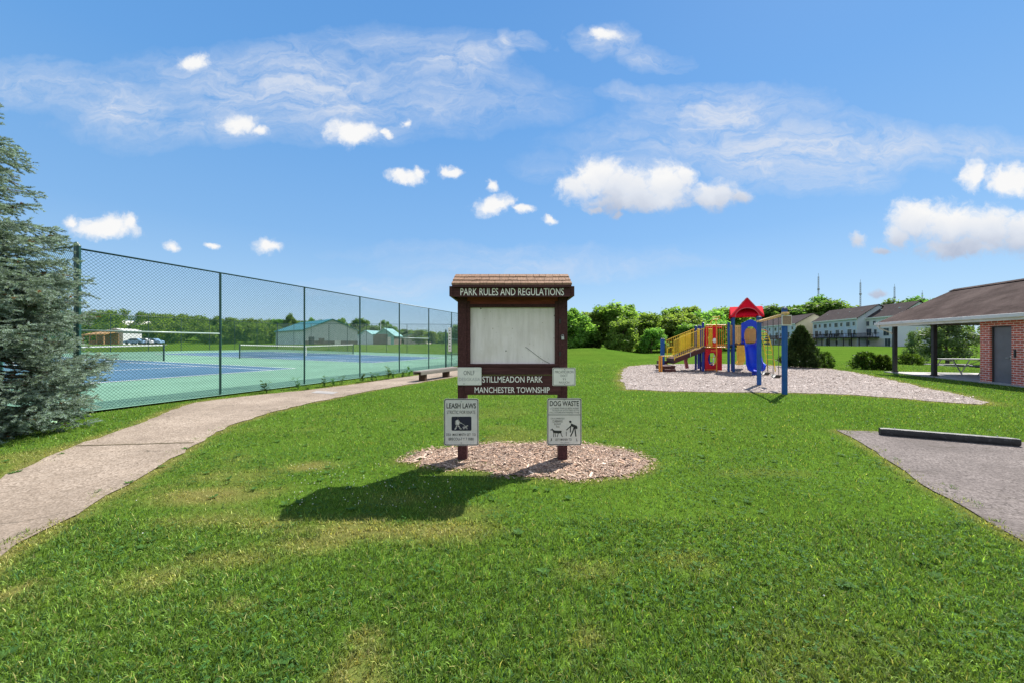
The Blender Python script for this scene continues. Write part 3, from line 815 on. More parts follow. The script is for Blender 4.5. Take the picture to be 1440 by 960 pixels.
# cabinet: back, sides, rails, frame
xl, _ = K(656.5, 0); xr, _ = K(785.2, 0)
_, zt = K(0, 417); _, zb = K(0, 516)
mb = MB(); mb.box(xl + .002, xr - .002, .085, .12, zb, zt); mb.build('cabinet_back', M['stain_wood_h'], kb)
kb_part('top_rail', M['brown_rail'], 656.7, 785, 417, 431, .012, .084)
kb_part('bottom_rail', M['stain_wood_h'], 656.7, 785, 511.2, 515.2, -.004, .084)
mb = MB()
kbox(656.8, 661.0, 424, 511, .003, .084, mb=mb); kbox(780.5, 784.9, 424, 511, .003, .084, mb=mb); kbox(661.2, 780.3, 427.8, 432.3, -.001, .084, mb=mb)
mb.build('cabinet_door', M['stain_wood'], kb, bevel=.003)
kb_part('display_panel', M['panel'], 660.9, 780.6, 432, 511.3, .05, .058, bevel=0)
# crack and tack holes in the panel
mb = MB(); cr = [(739, 487.5), (748, 494), (757, 501), (765, 506.5), (773, 510.5)]
for (a, b), (c, d) in zip(cr[:-1], cr[1:]):
    p, q_ = K(a, b, KY + .05), K(c, d, KY + .05); mb.beam((p[0], .047, p[1]), (q_[0], .047, q_[1]), .0045, .0045, (0, 1, 0))
mb.build('panel_crack', M['black_letter'], kb)
for px, py, r in ((711.5, 493, .008), (676, 434, .010), (660.5, 443, .009), (780, 444, .010), (693, 462, .006), (720.5, 462, .005), (745, 483, .005), (659.5, 466, .008), (763, 454, .004), (779, 475.5, .006)):
    x, z = K(px, py, KY + .04); mb = MB(); mb.tube([(x, .050, z), (x, .044, z)], r, 7); mb.build('tack', M['plate_brown'] if r < .008 else M['black_letter'], kb)
mb = MB(); x, z = K(790, 474.5, KY)
mb.box(x - .026, x + .004, -.008, -.002, z - .012, z + .03); h = mb.build('hasp', M['black_letter'], kb)
mb = MB(); mb.box(x - .008, x + .028, -.032, -.009, z - .03, z + .012); mb.tube([(x - .002, -.02, z + .012), (x, -.02, z + .034), (x + .018, -.02, z + .036), (x + .022, -.02, z + .012)], .004, 6)
mb.build('padlock', M['steel'], kb, bevel=.003)
mb = MB(); x, z = K(787.5, 452, KY); mb.box(x - .012, x + .012, -.006, -.001, z - .03, z + .03); mb.build('hinge', M['black_letter'], kb)
mb = MB(); x, z = K(787.5, 497, KY); mb.box(x - .012, x + .012, -.006, -.001, z - .03, z + .03); mb.build('hinge', M['black_letter'], kb)
# lower boards
kb_part('name_board', M['stain_wood_h'], 656.7, 785, 515.6, 526.6, .006, .05)
lb = kb_part('name_board', M['stain_wood_h'], 653.5, 788.5, 527.0, 554.6, -.032, -.003)
def T(parent, s, px0, px1, py0, py1, yf, bold=0, mb=None, ox=0):
    Y = KY + yf; x0, z1 = K(px0, py0, Y); x1, z0 = K(px1, py1, Y)
    return text_mb(s, x0, x1, z0, z1, yf, .003, bold, mb)
mb = T(kb, 'STILLMEADON PARK', 678.5, 763, 528.6, 537.2, -.0325, .005)
T(kb, 'MANCHESTER TOWNSHIP', 667.5, 773, 543.6, 551.8, -.0325, .005, mb); mb.build('lettering', M['white_letter'], lb)
# header
HYF = -.25
hb = kb_part('header_board', M['stain_wood_h'], 637.3, 802.5, 402.3, 417.8, HYF, HYF + .03)
mb = MB()
kbox(631.8, 637.0, 402.6, 416.8, HYF + .002, HYF + .032, mb=mb); mb.build('header_end', M['stain_wood_h'], kb, bevel=.003)
mb = MB(); kbox(802.8, 807.8, 402.6, 416.8, HYF + .002, HYF + .032, mb=mb)
# side boards of the header box
x0, z1 = K(634, 402.6, KY + HYF); x1, z0 = K(805.5, 416.8, KY + HYF)
mb.build('header_end', M['stain_wood_h'], kb, bevel=.003)
for x in (x0, x1):
    mb = MB(); mb.box(x - .018, x + .018, HYF + .033, .42, z0, z1); mb.build('header_side', M['stain_wood_h'], kb, bevel=.003)
mb = T(kb, 'PARK RULES AND REGULATIONS', 647.5, 793, 405.6, 415.8, HYF - .0005, .006); mb.build('lettering', M['white_letter'], hb)
mb = MB(); mb.box(x0 - .02, x1 + .02, .39, .42, z0, z1); mb.build('header_back', M['stain_wood_h'], kb)
# roof: shakes in courses on two slopes
ze = K(0, 401.2, KY + HYF - .03)[1]; xa = K(634.6, 0, KY + HYF - .03)[0]; xb = K(804.6, 0, KY + HYF - .03)[0]
ymid, zr = .085, 2.515
yF = HYF - .03
mb = MB(); rr = random.Random(5)
def slope(sgn):
    ye = ymid + sgn * (ymid - yF)
    nC = 3
    for c in range(nC):
        t0, t1 = c / nC - .03, (c + 1) / nC + .06
        x = xa
        while x < xb - .01:
            w = rr.uniform(.07, .15); x2 = min(xb, x + w); j = rr.uniform(-.02, .02) * (1 if c else .3)
            a0, a1 = max(0, t0 + j), min(1.0, t1)
            th = rr.uniform(.009, .015)
            P = []
            for (t, dz) in ((a0, th + .010), (a1, .007)):
                yy = ye + (ymid - ye) * t; zz = ze + (zr - ze) * t
                P.append((yy, zz, dz))
            g_ = .002
            vs = []
            for xx in (x + g_, x2 - g_):
                for yy, zz, dz in P: vs += [(xx, yy, zz + .004), (xx, yy, zz + dz + .006)]
            mb.add(vs, [(0, 2, 3, 1), (4, 5, 7, 6), (0, 1, 5, 4), (2, 6, 7, 3), (1, 3, 7, 5), (0, 4, 6, 2)])
            x = x2
slope(1); slope(-1)
rf = mb.build('roof', M['shake'], kb)
mb = MB()
for ye in (yF, 2 * ymid - yF):
    mb.beam((xa + .01, ye + .0, ze - .012), (xb - .01, ye, ze - .012), .02, .03, (0, 0, 1))
    mb.add([(xa + .015, ye, ze - .002), (xb - .015, ye, ze - .002), (xb - .015, ymid, zr - .002), (xa + .015, ymid, zr - .002),
            (xa + .015, ye, ze - .02), (xb - .015, ye, ze - .02), (xb - .015, ymid, zr - .03), (xa + .015, ymid, zr - .03)],
           [(0, 1, 2, 3), (7, 6, 5, 4), (0, 4, 5, 1), (2, 6, 7, 3), (0, 3, 7, 4), (1, 5, 6, 2)])
for x in (xa + .03, xb - .03):
    mb.add([(x - .01, yF + .03, ze - .03), (x - .01, 2 * ymid - yF - .03, ze - .03), (x - .01, ymid, zr - .03), (x + .01, yF + .03, ze - .03), (x + .01, 2 * ymid - yF - .03, ze - .03), (x + .01, ymid, zr - .03)],
           [(0, 1, 2), (5, 4, 3), (0, 3, 4, 1), (1, 4, 5, 2), (2, 5, 3, 0)])
mb.build('roof_deck', M['stain_wood_h'], kb)

# ------------------------------------------------------------------ signs on its posts
def sign(name, label, px0, px1, py0, py1, yf, rad, mat):
    """aluminium plate; returns helpers in its own zx pixel space"""
    Y = KY + yf; p = at((px0 + px1) / 2, py1, Y)
    t = empty(name, label, 'sign', p)
    def W(px, py): a = at(px, py, Y); return a.x - p.x, a.z - p.z
    x0, z1 = W(px0, py0); x1, z0 = W(px1, py1)
    def rr_poly(a0, a1, b0, b1, r, k=5):
        out = []
        for cx_, cy_, s in ((a1 - r, b1 - r, 0), (a0 + r, b1 - r, 90), (a0 + r, b0 + r, 180), (a1 - r, b0 + r, 270)):
            for i in range(k + 1):
                a = R(s + 90 * i / k); out.append((cx_ + r * math.cos(a), cy_ + r * math.sin(a)))
        return out
    mb = MB(); mb.prism(rr_poly(x0, x1, z0, z1, rad), lambda a, b, t_: (a, t_, b), 0, .004)
    mb.build('plate', mat, t)
    def border(inset, w, m):
        o, i = rr_poly(x0 + inset, x1 - inset, z0 + inset, z1 - inset, rad * .8), rr_poly(x0 + inset + w, x1 - inset - w, z0 + inset + w, z1 - inset - w, rad * .6)
        n = len(o); mb = MB(); mb.add([(a, -.001, b) for a, b in o + i], [(k, (k + 1) % n, n + (k + 1) % n, n + k) for k in range(n)])
        mb.build('border', m, t)
    def text(s, a0, a1, b0, b1, bold=.01, mb=None):
        xx0, zz1 = W(a0, b0); xx1, zz0 = W(a1, b1); return text_mb(s, xx0, xx1, zz0, zz1, -.0005, .001, bold, mb)
    def stroke(pts, w, mb, y=-.0015):
        P = [W(*q_) for q_ in pts]
        for (ax, az), (bx, bz) in zip(P[:-1], P[1:]):
            dx, dz = bx - ax, bz - az; L = math.hypot(dx, dz) or 1; nx_, nz_ = -dz / L * w / 2, dx / L * w / 2
            mb.add([(ax + nx_, y, az + nz_), (ax - nx_, y, az - nz_), (bx - nx_, y, bz - nz_), (bx + nx_, y, bz + nz_)], [(0, 1, 2, 3)])
        for (ax, az) in P:
            mb.add([(ax + w / 2 * math.cos(k * PI / 4), y, az + w / 2 * math.sin(k * PI / 4)) for k in range(8)], [tuple(range(8))])
        return mb
    def poly(pts, mb, y=-.0015):
        P = [W(*q_) for q_ in pts]; return mb.add([(a, y, b) for a, b in P], [tuple(range(len(P)))])
    def bolt(px, py):
        x, z = W(px, py); mb = MB(); mb.tube([(x, 0, z), (x, -.006, z)], .009, 6); mb.build('bolt', M['steel'], t)
    return t, text, stroke, poly, border, bolt, W, rr_poly
Zl = lambda x, y: (610 + x / 8.725, 545 + y / 8.725)       # crops the icons were read from
Zd = lambda x, y: (755 + x / 8.725, 545 + y / 8.725)
t, text, stroke, poly, border, bolt, W, rr_poly = sign('leash_sign', 'grey leash laws sign with walking figure and dog icon, low on the left post', 624.2, 673.2, 559.8, 626, -.012, .03, M['sign_face'])
border(.006, .010, M['black_letter'])
mb = text('LEASH LAWS', 628, 669.3, 566.2, 573.6, .022)
text('STRICTIC FIOR KNATE', 628.3, 668.6, 576.6, 581.2, .0, mb)
text('DEA  MAX MNTH SET  TO', 627.6, 669, 608.6, 612.2, .004, mb); text('BRECOU-7 Y 7 9080', 631, 666, 614.6, 618.6, .004, mb)
mb.build('lettering', M['black_letter'], t)
x0, z1 = W(635, 585.1); x1, z0 = W(663, 604.8)
mb = MB(); mb.add([(a, -.001, b) for a, b in rr_poly(x0, x1, z0, z1, .015)], [tuple(range(24))]); ic = mb.build('icon_field', M['navy_print'], t)
mb = MB(); S = .012
stroke([Zl(300, 370), Zl(300, 371)], .024, mb)
poly([Zl(278, 392), Zl(304, 386), Zl(318, 420), Zl(306, 462), Zl(276, 458), Zl(262, 425)], mb)
stroke([Zl(284, 455), Zl(278, 480), Zl(262, 503)], .017, mb); stroke([Zl(298, 455), Zl(316, 480), Zl(326, 502), Zl(336, 500)], .015, mb)
stroke([Zl(306, 395), Zl(322, 425), Zl(345, 432)], .010, mb); stroke([Zl(270, 400), Zl(264, 430), Zl(272, 448)], .010, mb)
stroke([Zl(345, 432), Zl(396, 470)], .004, mb)
stroke([Zl(370, 480), Zl(400, 476)], .017, mb); stroke([Zl(408, 464), Zl(413, 462)], .018, mb); stroke([Zl(368, 482), Zl(362, 500)], .009, mb); stroke([Zl(402, 482), Zl(408, 502)], .009, mb); stroke([Zl(362, 474), Zl(356, 482)], .006, mb); stroke([Zl(384, 482), Zl(380, 500)], .007, mb)
mb.build('walker_icon', M['sign_face'], ic)
bolt(648.7, 563.8); bolt(648.7, 622)

t, text, stroke, poly, border, bolt, W, rr_poly = sign('dog_waste_sign', 'grey dog waste sign with dog and bending figure icons, low on the right post', 769.3, 818, 559.2, 625.6, -.012, .03, M['sign_face'])
border(.006, .010, M['black_letter'])
mb = text('DOG WASTE', 773.2, 814, 563, 570.4, .018)
text('L CTOWINO THAM GO BEDIU AUDBEF', 773.6, 814, 572.4, 574.6, .0, mb); text('T B TECH OF LETTO TANT ACTTE', 776, 814, 575.4, 577.4, .0, mb); text('STILL LICOPRDRATHREMIO THAB', 772.6, 814.4, 578.4, 580.4, .0, mb)
text('CIN ALDRMNTEST', 774.2, 794, 586.8, 588.8, 0, mb); text('CURBINNGE', 777, 791, 590, 593.2, .0, mb); text('RUNIIT', 779.5, 789, 594.4, 597, .0, mb); text('FIX', 782, 787, 598, 600.8, .0, mb)
text('J', 773.4, 776, 615.6, 619.4, .004, mb); text('LEVY MAINEN TO', 781, 803.8, 615.6, 619, .006, mb); text('L', 810.4, 812.6, 615.6, 619.4, .004, mb); text('MANCHERTE', 788, 800, 621.2, 622.4, 0, mb)
mb.build('lettering', M['black_letter'], t)
mb = MB(); stroke([(771.2, 582.6), (816, 582.6)], .007, mb)
mb.build('divider', M['black_letter'], t)
mb = MB()
stroke([Zd(408, 412), Zd(412, 414)], .030, mb)
poly([Zd(415, 430), Zd(440, 440), Zd(490, 462), Zd(500, 490), Zd(488, 505), Zd(470, 492), Zd(445, 478), Zd(420, 468)], mb)
stroke([Zd(425, 455), Zd(395, 485), Zd(364, 513)], .013, mb); stroke([Zd(415, 465), Zd(412, 500), Zd(410, 540)], .013, mb); stroke([Zd(455, 485), Zd(438, 540), Zd(414, 588)], .016, mb); stroke([Zd(466, 490), Zd(472, 545), Zd(478, 588)], .016, mb)
stroke([Zd(360, 535), Zd(361, 585)], .008, mb)
mb.build('bending_icon', M['black_letter'], t)
mb = MB()
poly([Zd(190, 512), Zd(230, 520), Zd(298, 522), Zd(300, 552), Zd(262, 556), Zd(225, 552), Zd(200, 545)], mb)
stroke([Zd(172, 513), Zd(190, 508), Zd(205, 525)], .014, mb); stroke([Zd(188, 508), Zd(190, 497)], .007, mb)
stroke([Zd(206, 540), Zd(206, 596)], .009, mb); stroke([Zd(222, 550), Zd(232, 596)], .008, mb); stroke([Zd(262, 552), Zd(250, 596)], .009, mb); stroke([Zd(294, 545), Zd(300, 570), Zd(312, 596)], .010, mb); stroke([Zd(298, 525), Zd(300, 535)], .010, mb)
mb.build('dog_icon', M['black_letter'], t)
bolt(793.5, 561.6); bolt(793.5, 623.6)

t, text, stroke, poly, border, bolt, W, rr_poly = sign('small_sign', 'small pale sign with faint ONLF lettering on the upper left post', 643.5, 677.2, 516, 541, -.040, .014, M['sign_white'])
border(.003, .005, M['sign_face'])
mb = text('ONLF', 652, 667.5, 520.5, 526.8, 0); mb.build('lettering', worn('faded_print', (.16, .16, .17), .5, .2), t)
mb = text('DESIGKASIA', 645.4, 675.2, 530.4, 535, 0); mb.build('lettering', worn('pale_print', (.42, .42, .43), .5, .1), t)
bolt(652.5, 539)
t, text, stroke, poly, border, bolt, W, rr_poly = sign('recreation_sign', 'small pale bordered sign with four faint lines on the right post, above the dog sign', 776.8, 809.6, 516.6, 541.8, -.040, .016, M['sign_white'])
border(.007, .006, M['black_letter'])
mb = text('MRCATICUKON', 780.4, 806.4, 520.6, 524.2, 0); text('DOCT', 788.4, 798.2, 526, 529.4, 0, mb); text('TI', 790.8, 795.6, 531.4, 534, 0, mb); text('NUUCN', 786.4, 800.4, 535.6, 538.4, 0, mb)
mb.build('lettering', worn('grey_print', (.12, .12, .13), .5, .2), t)
bolt(794, 519); bolt(794, 540)

# ------------------------------------------------------------------ bench by the path, timber at the parking bay
a, b = Vector((*gp(586, 536.5), 0)), Vector((*gp(640, 528), 0)); a.z = b.z = 0
d = (b - a).normalized(); sd = Vector((-d.y, d.x, 0))
bn = empty('park_bench', 'low backless plank bench with dark wooden legs beside the footpath', 'bench', a)
mb = MB(); up = Vector((0, 0, 1))
mb.beam(a + up * .41 + sd * .095, b + up * .41 + sd * .095, .175, .05); mb.beam(a + up * .41 - sd * .095, b + up * .41 - sd * .095, .175, .05)
wbuild(mb, 'seat', M['bench_wood'], bn, bevel=.006)
mb = MB(); mb.beam(a + up * .34 - sd * .19 + d * .02, b + up * .34 - sd * .19 - d * .02, .035, .12); mb.beam(a + up * .34 + sd * .17 + d * .02, b + up * .34 + sd * .17 - d * .02, .035, .12); wbuild(mb, 'apron', M['bench_wood'], bn, bevel=.004)
for s in (.13, .72):
    c = a.lerp(b, s); mb = MB(); mb.beam(c - sd * .02 - up * .05, c - sd * .02 + up * .38, .30, .15, tuple(d)); wbuild(mb, 'leg', M['bench_leg'], bn, bevel=.006)

g0, g1 = gp(1237, 611), gp(1433, 627.5)
a, b = Vector((*g0, .0)), Vector((*g1, .0)); d = (b - a).normalized()
tm = empty('wheel_stop', 'black tarred landscape timber lying at the end of the parking bay', 'wheel stop', a)
mb = MB(); rr = random.Random(3); nS = 26; sd = Vector((-d.y, d.x, 0)); ring = []; prof = 12
for k in range(nS + 1):
    s = k / nS; c = a.lerp(b, s); sc = 1 - (.25 if k in (0, nS) else 0) * .5
    for j in range(prof):
        an = 2 * PI * j / prof + PI / prof
        # rounded square section
        ca, sa = math.cos(an), math.sin(an); rd = .062 / max(abs(ca), abs(sa)) ** .62
        rd *= 1 + rr.uniform(-.035, .035)
        ring.append(c + sd * (ca * rd * sc) + up * (.068 + sa * rd * sc))
fs = [(i * prof + j, i * prof + (j + 1) % prof, (i + 1) * prof + (j + 1) % prof, (i + 1) * prof + j) for i in range(nS) for j in range(prof)]
fs += [tuple(range(prof - 1, -1, -1)), tuple(range(nS * prof, (nS + 1) * prof))]
mb.add(ring, fs); wbuild(mb, 'log', M['black_timber'], tm)
for s in (.12, .86):
    c = a.lerp(b, s); mb = MB(); mb.tube([c + up * .02, c + up * .142], .010, 8); wbuild(mb, 'spike', M['steel'], tm)

# ------------------------------------------------------------------ play structure
PX0, PY0 = 960, 20.9
ps = empty('play_structure', 'red, blue and yellow playground climbing structure with slide and peaked red roof', 'play structure', (at(1000, 481, 21.2).x, 21.2, 0))
def pp(px, py, Y): return at(px, py, Y)
def pbuild(mb, name, mat, parent=None, **k):
    o = wbuild(mb, name, mat, ps, **k)
    if parent is not None: o.parent = parent
    return o
def post(px, Y, ztop, mat='blue_post', r=.058, name='post', cap=True):
    p = at(px, 481, Y)
    mb = MB(); mb.tube([(p.x, Y, -.1), (p.x, Y, ztop)], r, 14); o = pbuild(mb, name, M[mat], smooth=False)
    if cap:
        mb = MB(); mb.tube([(p.x, Y, ztop), (p.x, Y, ztop + .035), (p.x, Y, ztop + .06)], [r * 1.12, r * 1.05, r * .5], 12); pbuild(mb, 'post_cap', M['cap_navy'], o)
    return o
# --- ramp with yellow railings, low transfer platform
Yr0, Yr1 = 20.5, 21.9
rl0, rl1 = at(948.5, 503.5, 20.6), at(987, 486.8, 21.0)
zl, zh = rl0.z, rl1.z
xL, xR = at(948.5, 481, 20.6).x, at(987, 481, 20.8).x
for yy, nm in ((20.6, 'front'), (21.7, 'back')):
    H = .98
    mb = MB()
    mb.tube([(xL, yy, zl - .1), (xL, yy, zl + H), (xR, yy, zh + H)], .022, 8); mb.tube([(xL, yy, zl + .02), (xR, yy, zh + .02)], .020, 8)
    mb.tube([(xR - .02, yy, zh), (xR - .02, yy, zh + H)], .02, 8)
    nB = 15
    for k in range(1, nB):
        s = k / nB; x = xL + (xR - xL) * s; z = zl + (zh - zl) * s; mb.tube([(x, yy, z), (x, yy, z + H)], .013, 6)
    pbuild(mb, 'ramp_railing', M['yellow_coat'])
s0, s1 = .47, .86
mb = MB(); yb = 21.62
for k in range(2):
    xx0 = xL + (xR - xL) * (s0 + k * .21); xx1 = xL + (xR - xL) * (s0 + .19 + k * .21); zz0 = zl + (zh - zl) * (s0 + k * .21); zz1 = zl + (zh - zl) * (s0 + .19 + k * .21)
    mb.add([(xx0, yb, zz0 + .08), (xx1, yb, zz1 + .08), (xx1, yb, zz1 + .92), (xx0, yb, zz0 + .92), (xx0, yb + .03, zz0 + .08), (xx1, yb + .03, zz1 + .08), (xx1, yb + .03, zz1 + .92), (xx0, yb + .03, zz0 + .92)],
           [(0, 1, 2, 3), (7, 6, 5, 4), (0, 4, 5, 1), (2, 6, 7, 3), (0, 3, 7, 4), (1, 5, 6, 2)])
pbuild(mb, 'ramp_panel', M['yellow_bright'])
mb = MB()
mb.add([(xL, 20.66, zl - .02), (xR + .1, 20.66, zh - .02), (xR + .1, 21.66, zh - .02), (xL, 21.66, zl - .02), (xL, 20.66, zl - .30), (xR + .1, 20.66, zh - .26), (xR + .1, 21.66, zh - .26), (xL, 21.66, zl - .30)],
       [(0, 1, 2, 3), (7, 6, 5, 4), (0, 4, 5, 1), (2, 6, 7, 3), (0, 3, 7, 4), (1, 5, 6, 2)])
pbuild(mb, 'ramp_deck', M['maroon_deck'])
mb = MB(); xs_ = xL + (xR - xL) * .55; mb.tube([(xs_, 20.62, zl + .1), (xs_, 20.62, zl + .48)], .025, 8); pbuild(mb, 'ramp_bracket', M['steel'])
tp0, tp1 = at(929, 481, 20.7).x, at(947.5, 481, 20.7).x
mb = MB(); mb.box(tp0, tp1, 20.45, 21.5, .26, .33); mb.box(tp0 + .02, tp1 - .02, 20.47, 21.48, .12, .255); pbuild(mb, 'transfer_platform', M['maroon_deck'], bevel=.01)
mb = MB(); mb.box(tp0 + .25, tp1, 21.55, 21.9, .34, .55); mb.box(tp0 + .05, tp1 - .1, 20.2, 20.44, .02, .16); pbuild(mb, 'transfer_step', M['maroon_deck'])
for px, Y in ((930.2, 20.6), (933.2, 21.55)):
    p = at(px, 481, Y); o = post(px, Y, 1.75)
for px, Y in ((927.3, 20.42), (930.3, 20.34)):
    p = at(px, 481, Y); mb = MB(); mb.tube([(p.x, Y, -.1), (p.x, Y, .88)], .045, 10); pbuild(mb, 'grab_post', M['orange_coat'])
mb = MB(); p = at(927.3, 481, 20.42); q_ = at(947, 481, 20.5); mb.tube([(p.x, 20.42, .86), (q_.x, 20.5, .86)], .022, 8); pbuild(mb, 'grab_rail', M['yellow_coat'])
mb = MB(); p = at(938.5, 481, 21.8); q_ = at(946.5, 481, 21.8); mb.tube([(p.x, 21.8, .3), (p.x, 21.8, 1.24), (p.x + .07, 21.8, 1.3), (q_.x, 21.8, 1.34)], .022, 8); mb.tube([(q_.x, 21.8, .3), (q_.x, 21.8, 1.34)], .022, 8); pbuild(mb, 'grab_rail', M['yellow_bright'])
# --- first tower
for px, Y, zt_ in ((978.5, 21.9, 2.50), (982.4, 22.6, 2.55), (988.6, 20.75, 2.62)): post(px, Y, zt_, 'navy_post', .062)
post(985.2, 21.5, 2.48, 'navy_post', .05)
zd = 1.34
mb = MB(); mb.box(at(984, 481, 21).x, at(1026, 481, 21).x, 20.75, 22.3, zd - .06, zd); pbuild(mb, 'deck', M['maroon_deck'])
x0, x1 = at(991.5, 481, 20.75).x, at(1015.3, 481, 20.75).x
# lower red crawl panel with a round opening
cxp, czp = at(1001.5, 481, 20.75).x, .80
def ring_panel(x0, x1, z0, z1, cx_, cz_, rx, rz, y0, y1, mb, k=28):
    """rectangular panel with an oval hole"""
    an = [2 * PI * i / k for i in range(k)]
    inn = [(cx_ + rx * math.cos(a), cz_ + rz * math.sin(a)) for a in an]; out = []
    for a in an:
        ca, sa = math.cos(a), math.sin(a); ts = []
        if ca > 1e-6: ts.append((x1 - cx_) / ca)
        if ca < -1e-6: ts.append((x0 - cx_) / ca)
        if sa > 1e-6: ts.append((z1 - cz_) / sa)
        if sa < -1e-6: ts.append((z0 - cz_) / sa)
        tt = min(ts); out.append((cx_ + ca * tt, cz_ + sa * tt))
    # exact corners
    for X, Z in ((x0, z0), (x1, z0), (x0, z1), (x1, z1)):
        i = min(range(k), key=lambda i: math.hypot(out[i][0] - X, out[i][1] - Z)); out[i] = (X, Z)
    vs = [(a, y0, b) for a, b in out] + [(a, y0, b) for a, b in inn] + [(a, y1, b) for a, b in out] + [(a, y1, b) for a, b in inn]
    fs = []
    for i in range(k):
        j = (i + 1) % k
        fs += [(i, j, k + j, k + i), (2 * k + j, 2 * k + i, 3 * k + i, 3 * k + j), (k + i, k + j, 3 * k + j, 3 * k + i), (j, i, 2 * k + i, 2 * k + j)]
    return mb.add(vs, fs)
mb = MB(); ring_panel(x0, x1, .06, zd - .08, cxp, czp - .12, .23, .36, 20.74, 20.80, mb); pbuild(mb, 'crawl_panel', M['red_panel'], bevel=.008)
mb = MB(); mb.tube([(cxp - .02, 20.9, .36), (cxp - .02, 21.7, .36)], .2, 4); mb.box(cxp - .30, cxp + .12, 21.2, 21.26, .1, 1.1); pbuild(mb, 'tunnel_liner', M['blue_plastic'])
mb = MB(); mb.tube([(cxp + .19, 20.82, .98), (cxp + .12, 20.82, .75), (cxp + .1, 20.82, .45), (cxp - .18, 20.82, .37)], .035, 8); pbuild(mb, 'white_lip', M['white_plastic'], smooth=True)
mb = MB(); mb.tube([(x0 - .45, 21.9, .1), (x0 - .55, 21.9, .55), (x0 - .4, 21.9, 1.1)], .1, 10); pbuild(mb, 'pink_panel', worn('faded_red_plastic', (.45, .12, .13), .5, .1))
# upper red centre column and yellow balcony rails
xc0, xc1 = at(1002.5, 481, 20.7).x, at(1009.5, 481, 20.7).x
mb = MB(); mb.box(xc0, xc1, 20.72, 20.78, zd + .02, 2.52); mb.box(x0, x1, 20.735, 20.77, 2.35, 2.45); mb.box(x0 - .02, x0 + .16, 20.75, 20.785, zd + .05, 2.34); pbuild(mb, 'tower_panel', M['red_plastic'], bevel=.008)
mb = MB()
xe = at(1023, 481, 20.7).x
mb.tube([(x0, 20.68, 2.52), (xe, 20.68, 2.52)], .028, 8); mb.tube([(x0, 20.68, zd - .02), (xe, 20.68, zd - .02)], .034, 8)
mb.tube([(x0 + .02, 20.68, zd + .12), (xe, 20.68, zd + .12)], .016, 6)
for f in (.04, .12, .22, .31, .62, .72, .80, .9, .985): mb.tube([(x0 + (xe - x0) * f, 20.68, zd), (x0 + (xe - x0) * f, 20.68, 2.5)], .014, 6)
pbuild(mb, 'balcony_rail', M['orange_coat'])
mb = MB()
for k in range(8):
    f = .69 + k * .04; mb.tube([(x0 + (xe - x0) * f, 21.9, zd), (x0 + (xe - x0) * f, 21.9, 2.35)], .016, 6)
    f = .10 + k * .035; mb.tube([(x0 + (xe - x0) * f, 22.0, zd), (x0 + (xe - x0) * f, 22.0, 2.35)], .016, 6)
mb.tube([(x0, 22, 2.36), (xe, 22, 2.36)], .02, 6); pbuild(mb, 'back_rail', M['yellow_bright'])
xp = at(1007, 481, 20.5).x
mb = MB(); mb.tube([(xp, 20.45, 0), (xp, 20.45, 2.55)], .03, 10); mb.tube([(xp, 20.45, 2.45), (xp, 20.68, 2.45)], .02, 6)
for zz in (.12, .45, .80, 1.15): mb.tube([(xp - .32 if zz > .4 else xp - .55, 20.45, zz), (xp + .02, 20.45, zz)], .016, 6)
pbuild(mb, 'climbing_pole', M['orange_coat'])
mb = MB()
import_c = Vector((at(1004.3, 481, 20.55).x, 20.5, 1.68))
for i in range(9):
    pass
bm = bmesh.new(); bmesh.ops.create_uvsphere(bm, u_segments=16, v_segments=10, radius=.12)
me = bpy.data.meshes.new('play_ball'); bm.to_mesh(me); bm.free(); me.materials.append(M['white_plastic'])
ob = bpy.data.objects.new('play_ball', me); col.objects.link(ob); ob.parent = ps; ob.location = import_c - ps.location; ob.scale = (.9, .5, 1.1)
for p_ in me.polygons: p_.use_smooth = True
# curly yellow topper
xq = at(1007, 481, 21.3).x
mb = MB(); mb.tube([(xq - .28, 21.3, 2.5), (xq - .30, 21.3, 2.72), (xq - .18, 21.3, 2.86), (xq, 21.3, 2.88)], .022, 8); mb.tube([(xq, 21.3, 2.4), (xq, 21.3, 3.05)], .02, 8)
mb.tube([(xq - .22, 21.3, 3.02), (xq, 21.3, 3.0), (xq + .2, 21.3, 3.05), (xq + .22, 21.3, 2.94), (xq + .1, 21.3, 2.88), (xq - .05, 21.3, 2.86)], .022, 8); pbuild(mb, 'telescope', M['yellow_bright'])
# --- roofed tower
post(1024.6, 20.5, 2.62, 'blue_post', .062)
# the tower is turned towards the lawn: built square about rc, then turned
TH = R(-27); rc = Vector((at(1048.5, 481, 20.55).x, 20.55, 0)); TW = .60
TY0, TY1 = rc.y - TW, rc.y + TW; xa_, xb_ = rc.x - TW, rc.x + TW
def tbuild(mb, name, mat, parent=None, **k):
    c_, s_ = math.cos(TH), math.sin(TH)
    mb.v = [(rc.x + (x - rc.x) * c_ - (y - rc.y) * s_, rc.y + (x - rc.x) * s_ + (y - rc.y) * c_, z) for x, y, z in mb.v]
    return pbuild(mb, name, mat, parent, **k)
for x, y, mt in ((xa_, TY0, 'blue_post'), (xb_, TY0, 'blue_post'), (xa_, TY1, 'navy_post'), (xb_, TY1, 'navy_post')):
    mb = MB(); mb.tube([(x, y, -.1), (x, y, 3.05)], .062, 14); tbuild(mb, 'post', M[mt])
zt2 = 1.52
mb = MB(); mb.box(xa_ - .02, xb_ + .02, TY0 - .05, TY1 + .05, zt2 - .08, zt2); tbuild(mb, 'deck', M['maroon_deck'])
mb = MB(); _x = at(1027.4, 481, 20.6).x; mb.box(_x, _x + .30, 20.62, 20.66, zt2 - .02, 2.52); pbuild(mb, 'side_panel', M['tan_panel'], bevel=.01)
mb = MB()
for k in range(4): mb.box(xa_ + .06 + k * .085, xa_ + .125 + k * .085, TY0 + .02, TY0 + .05, zt2 + .04, 2.45)
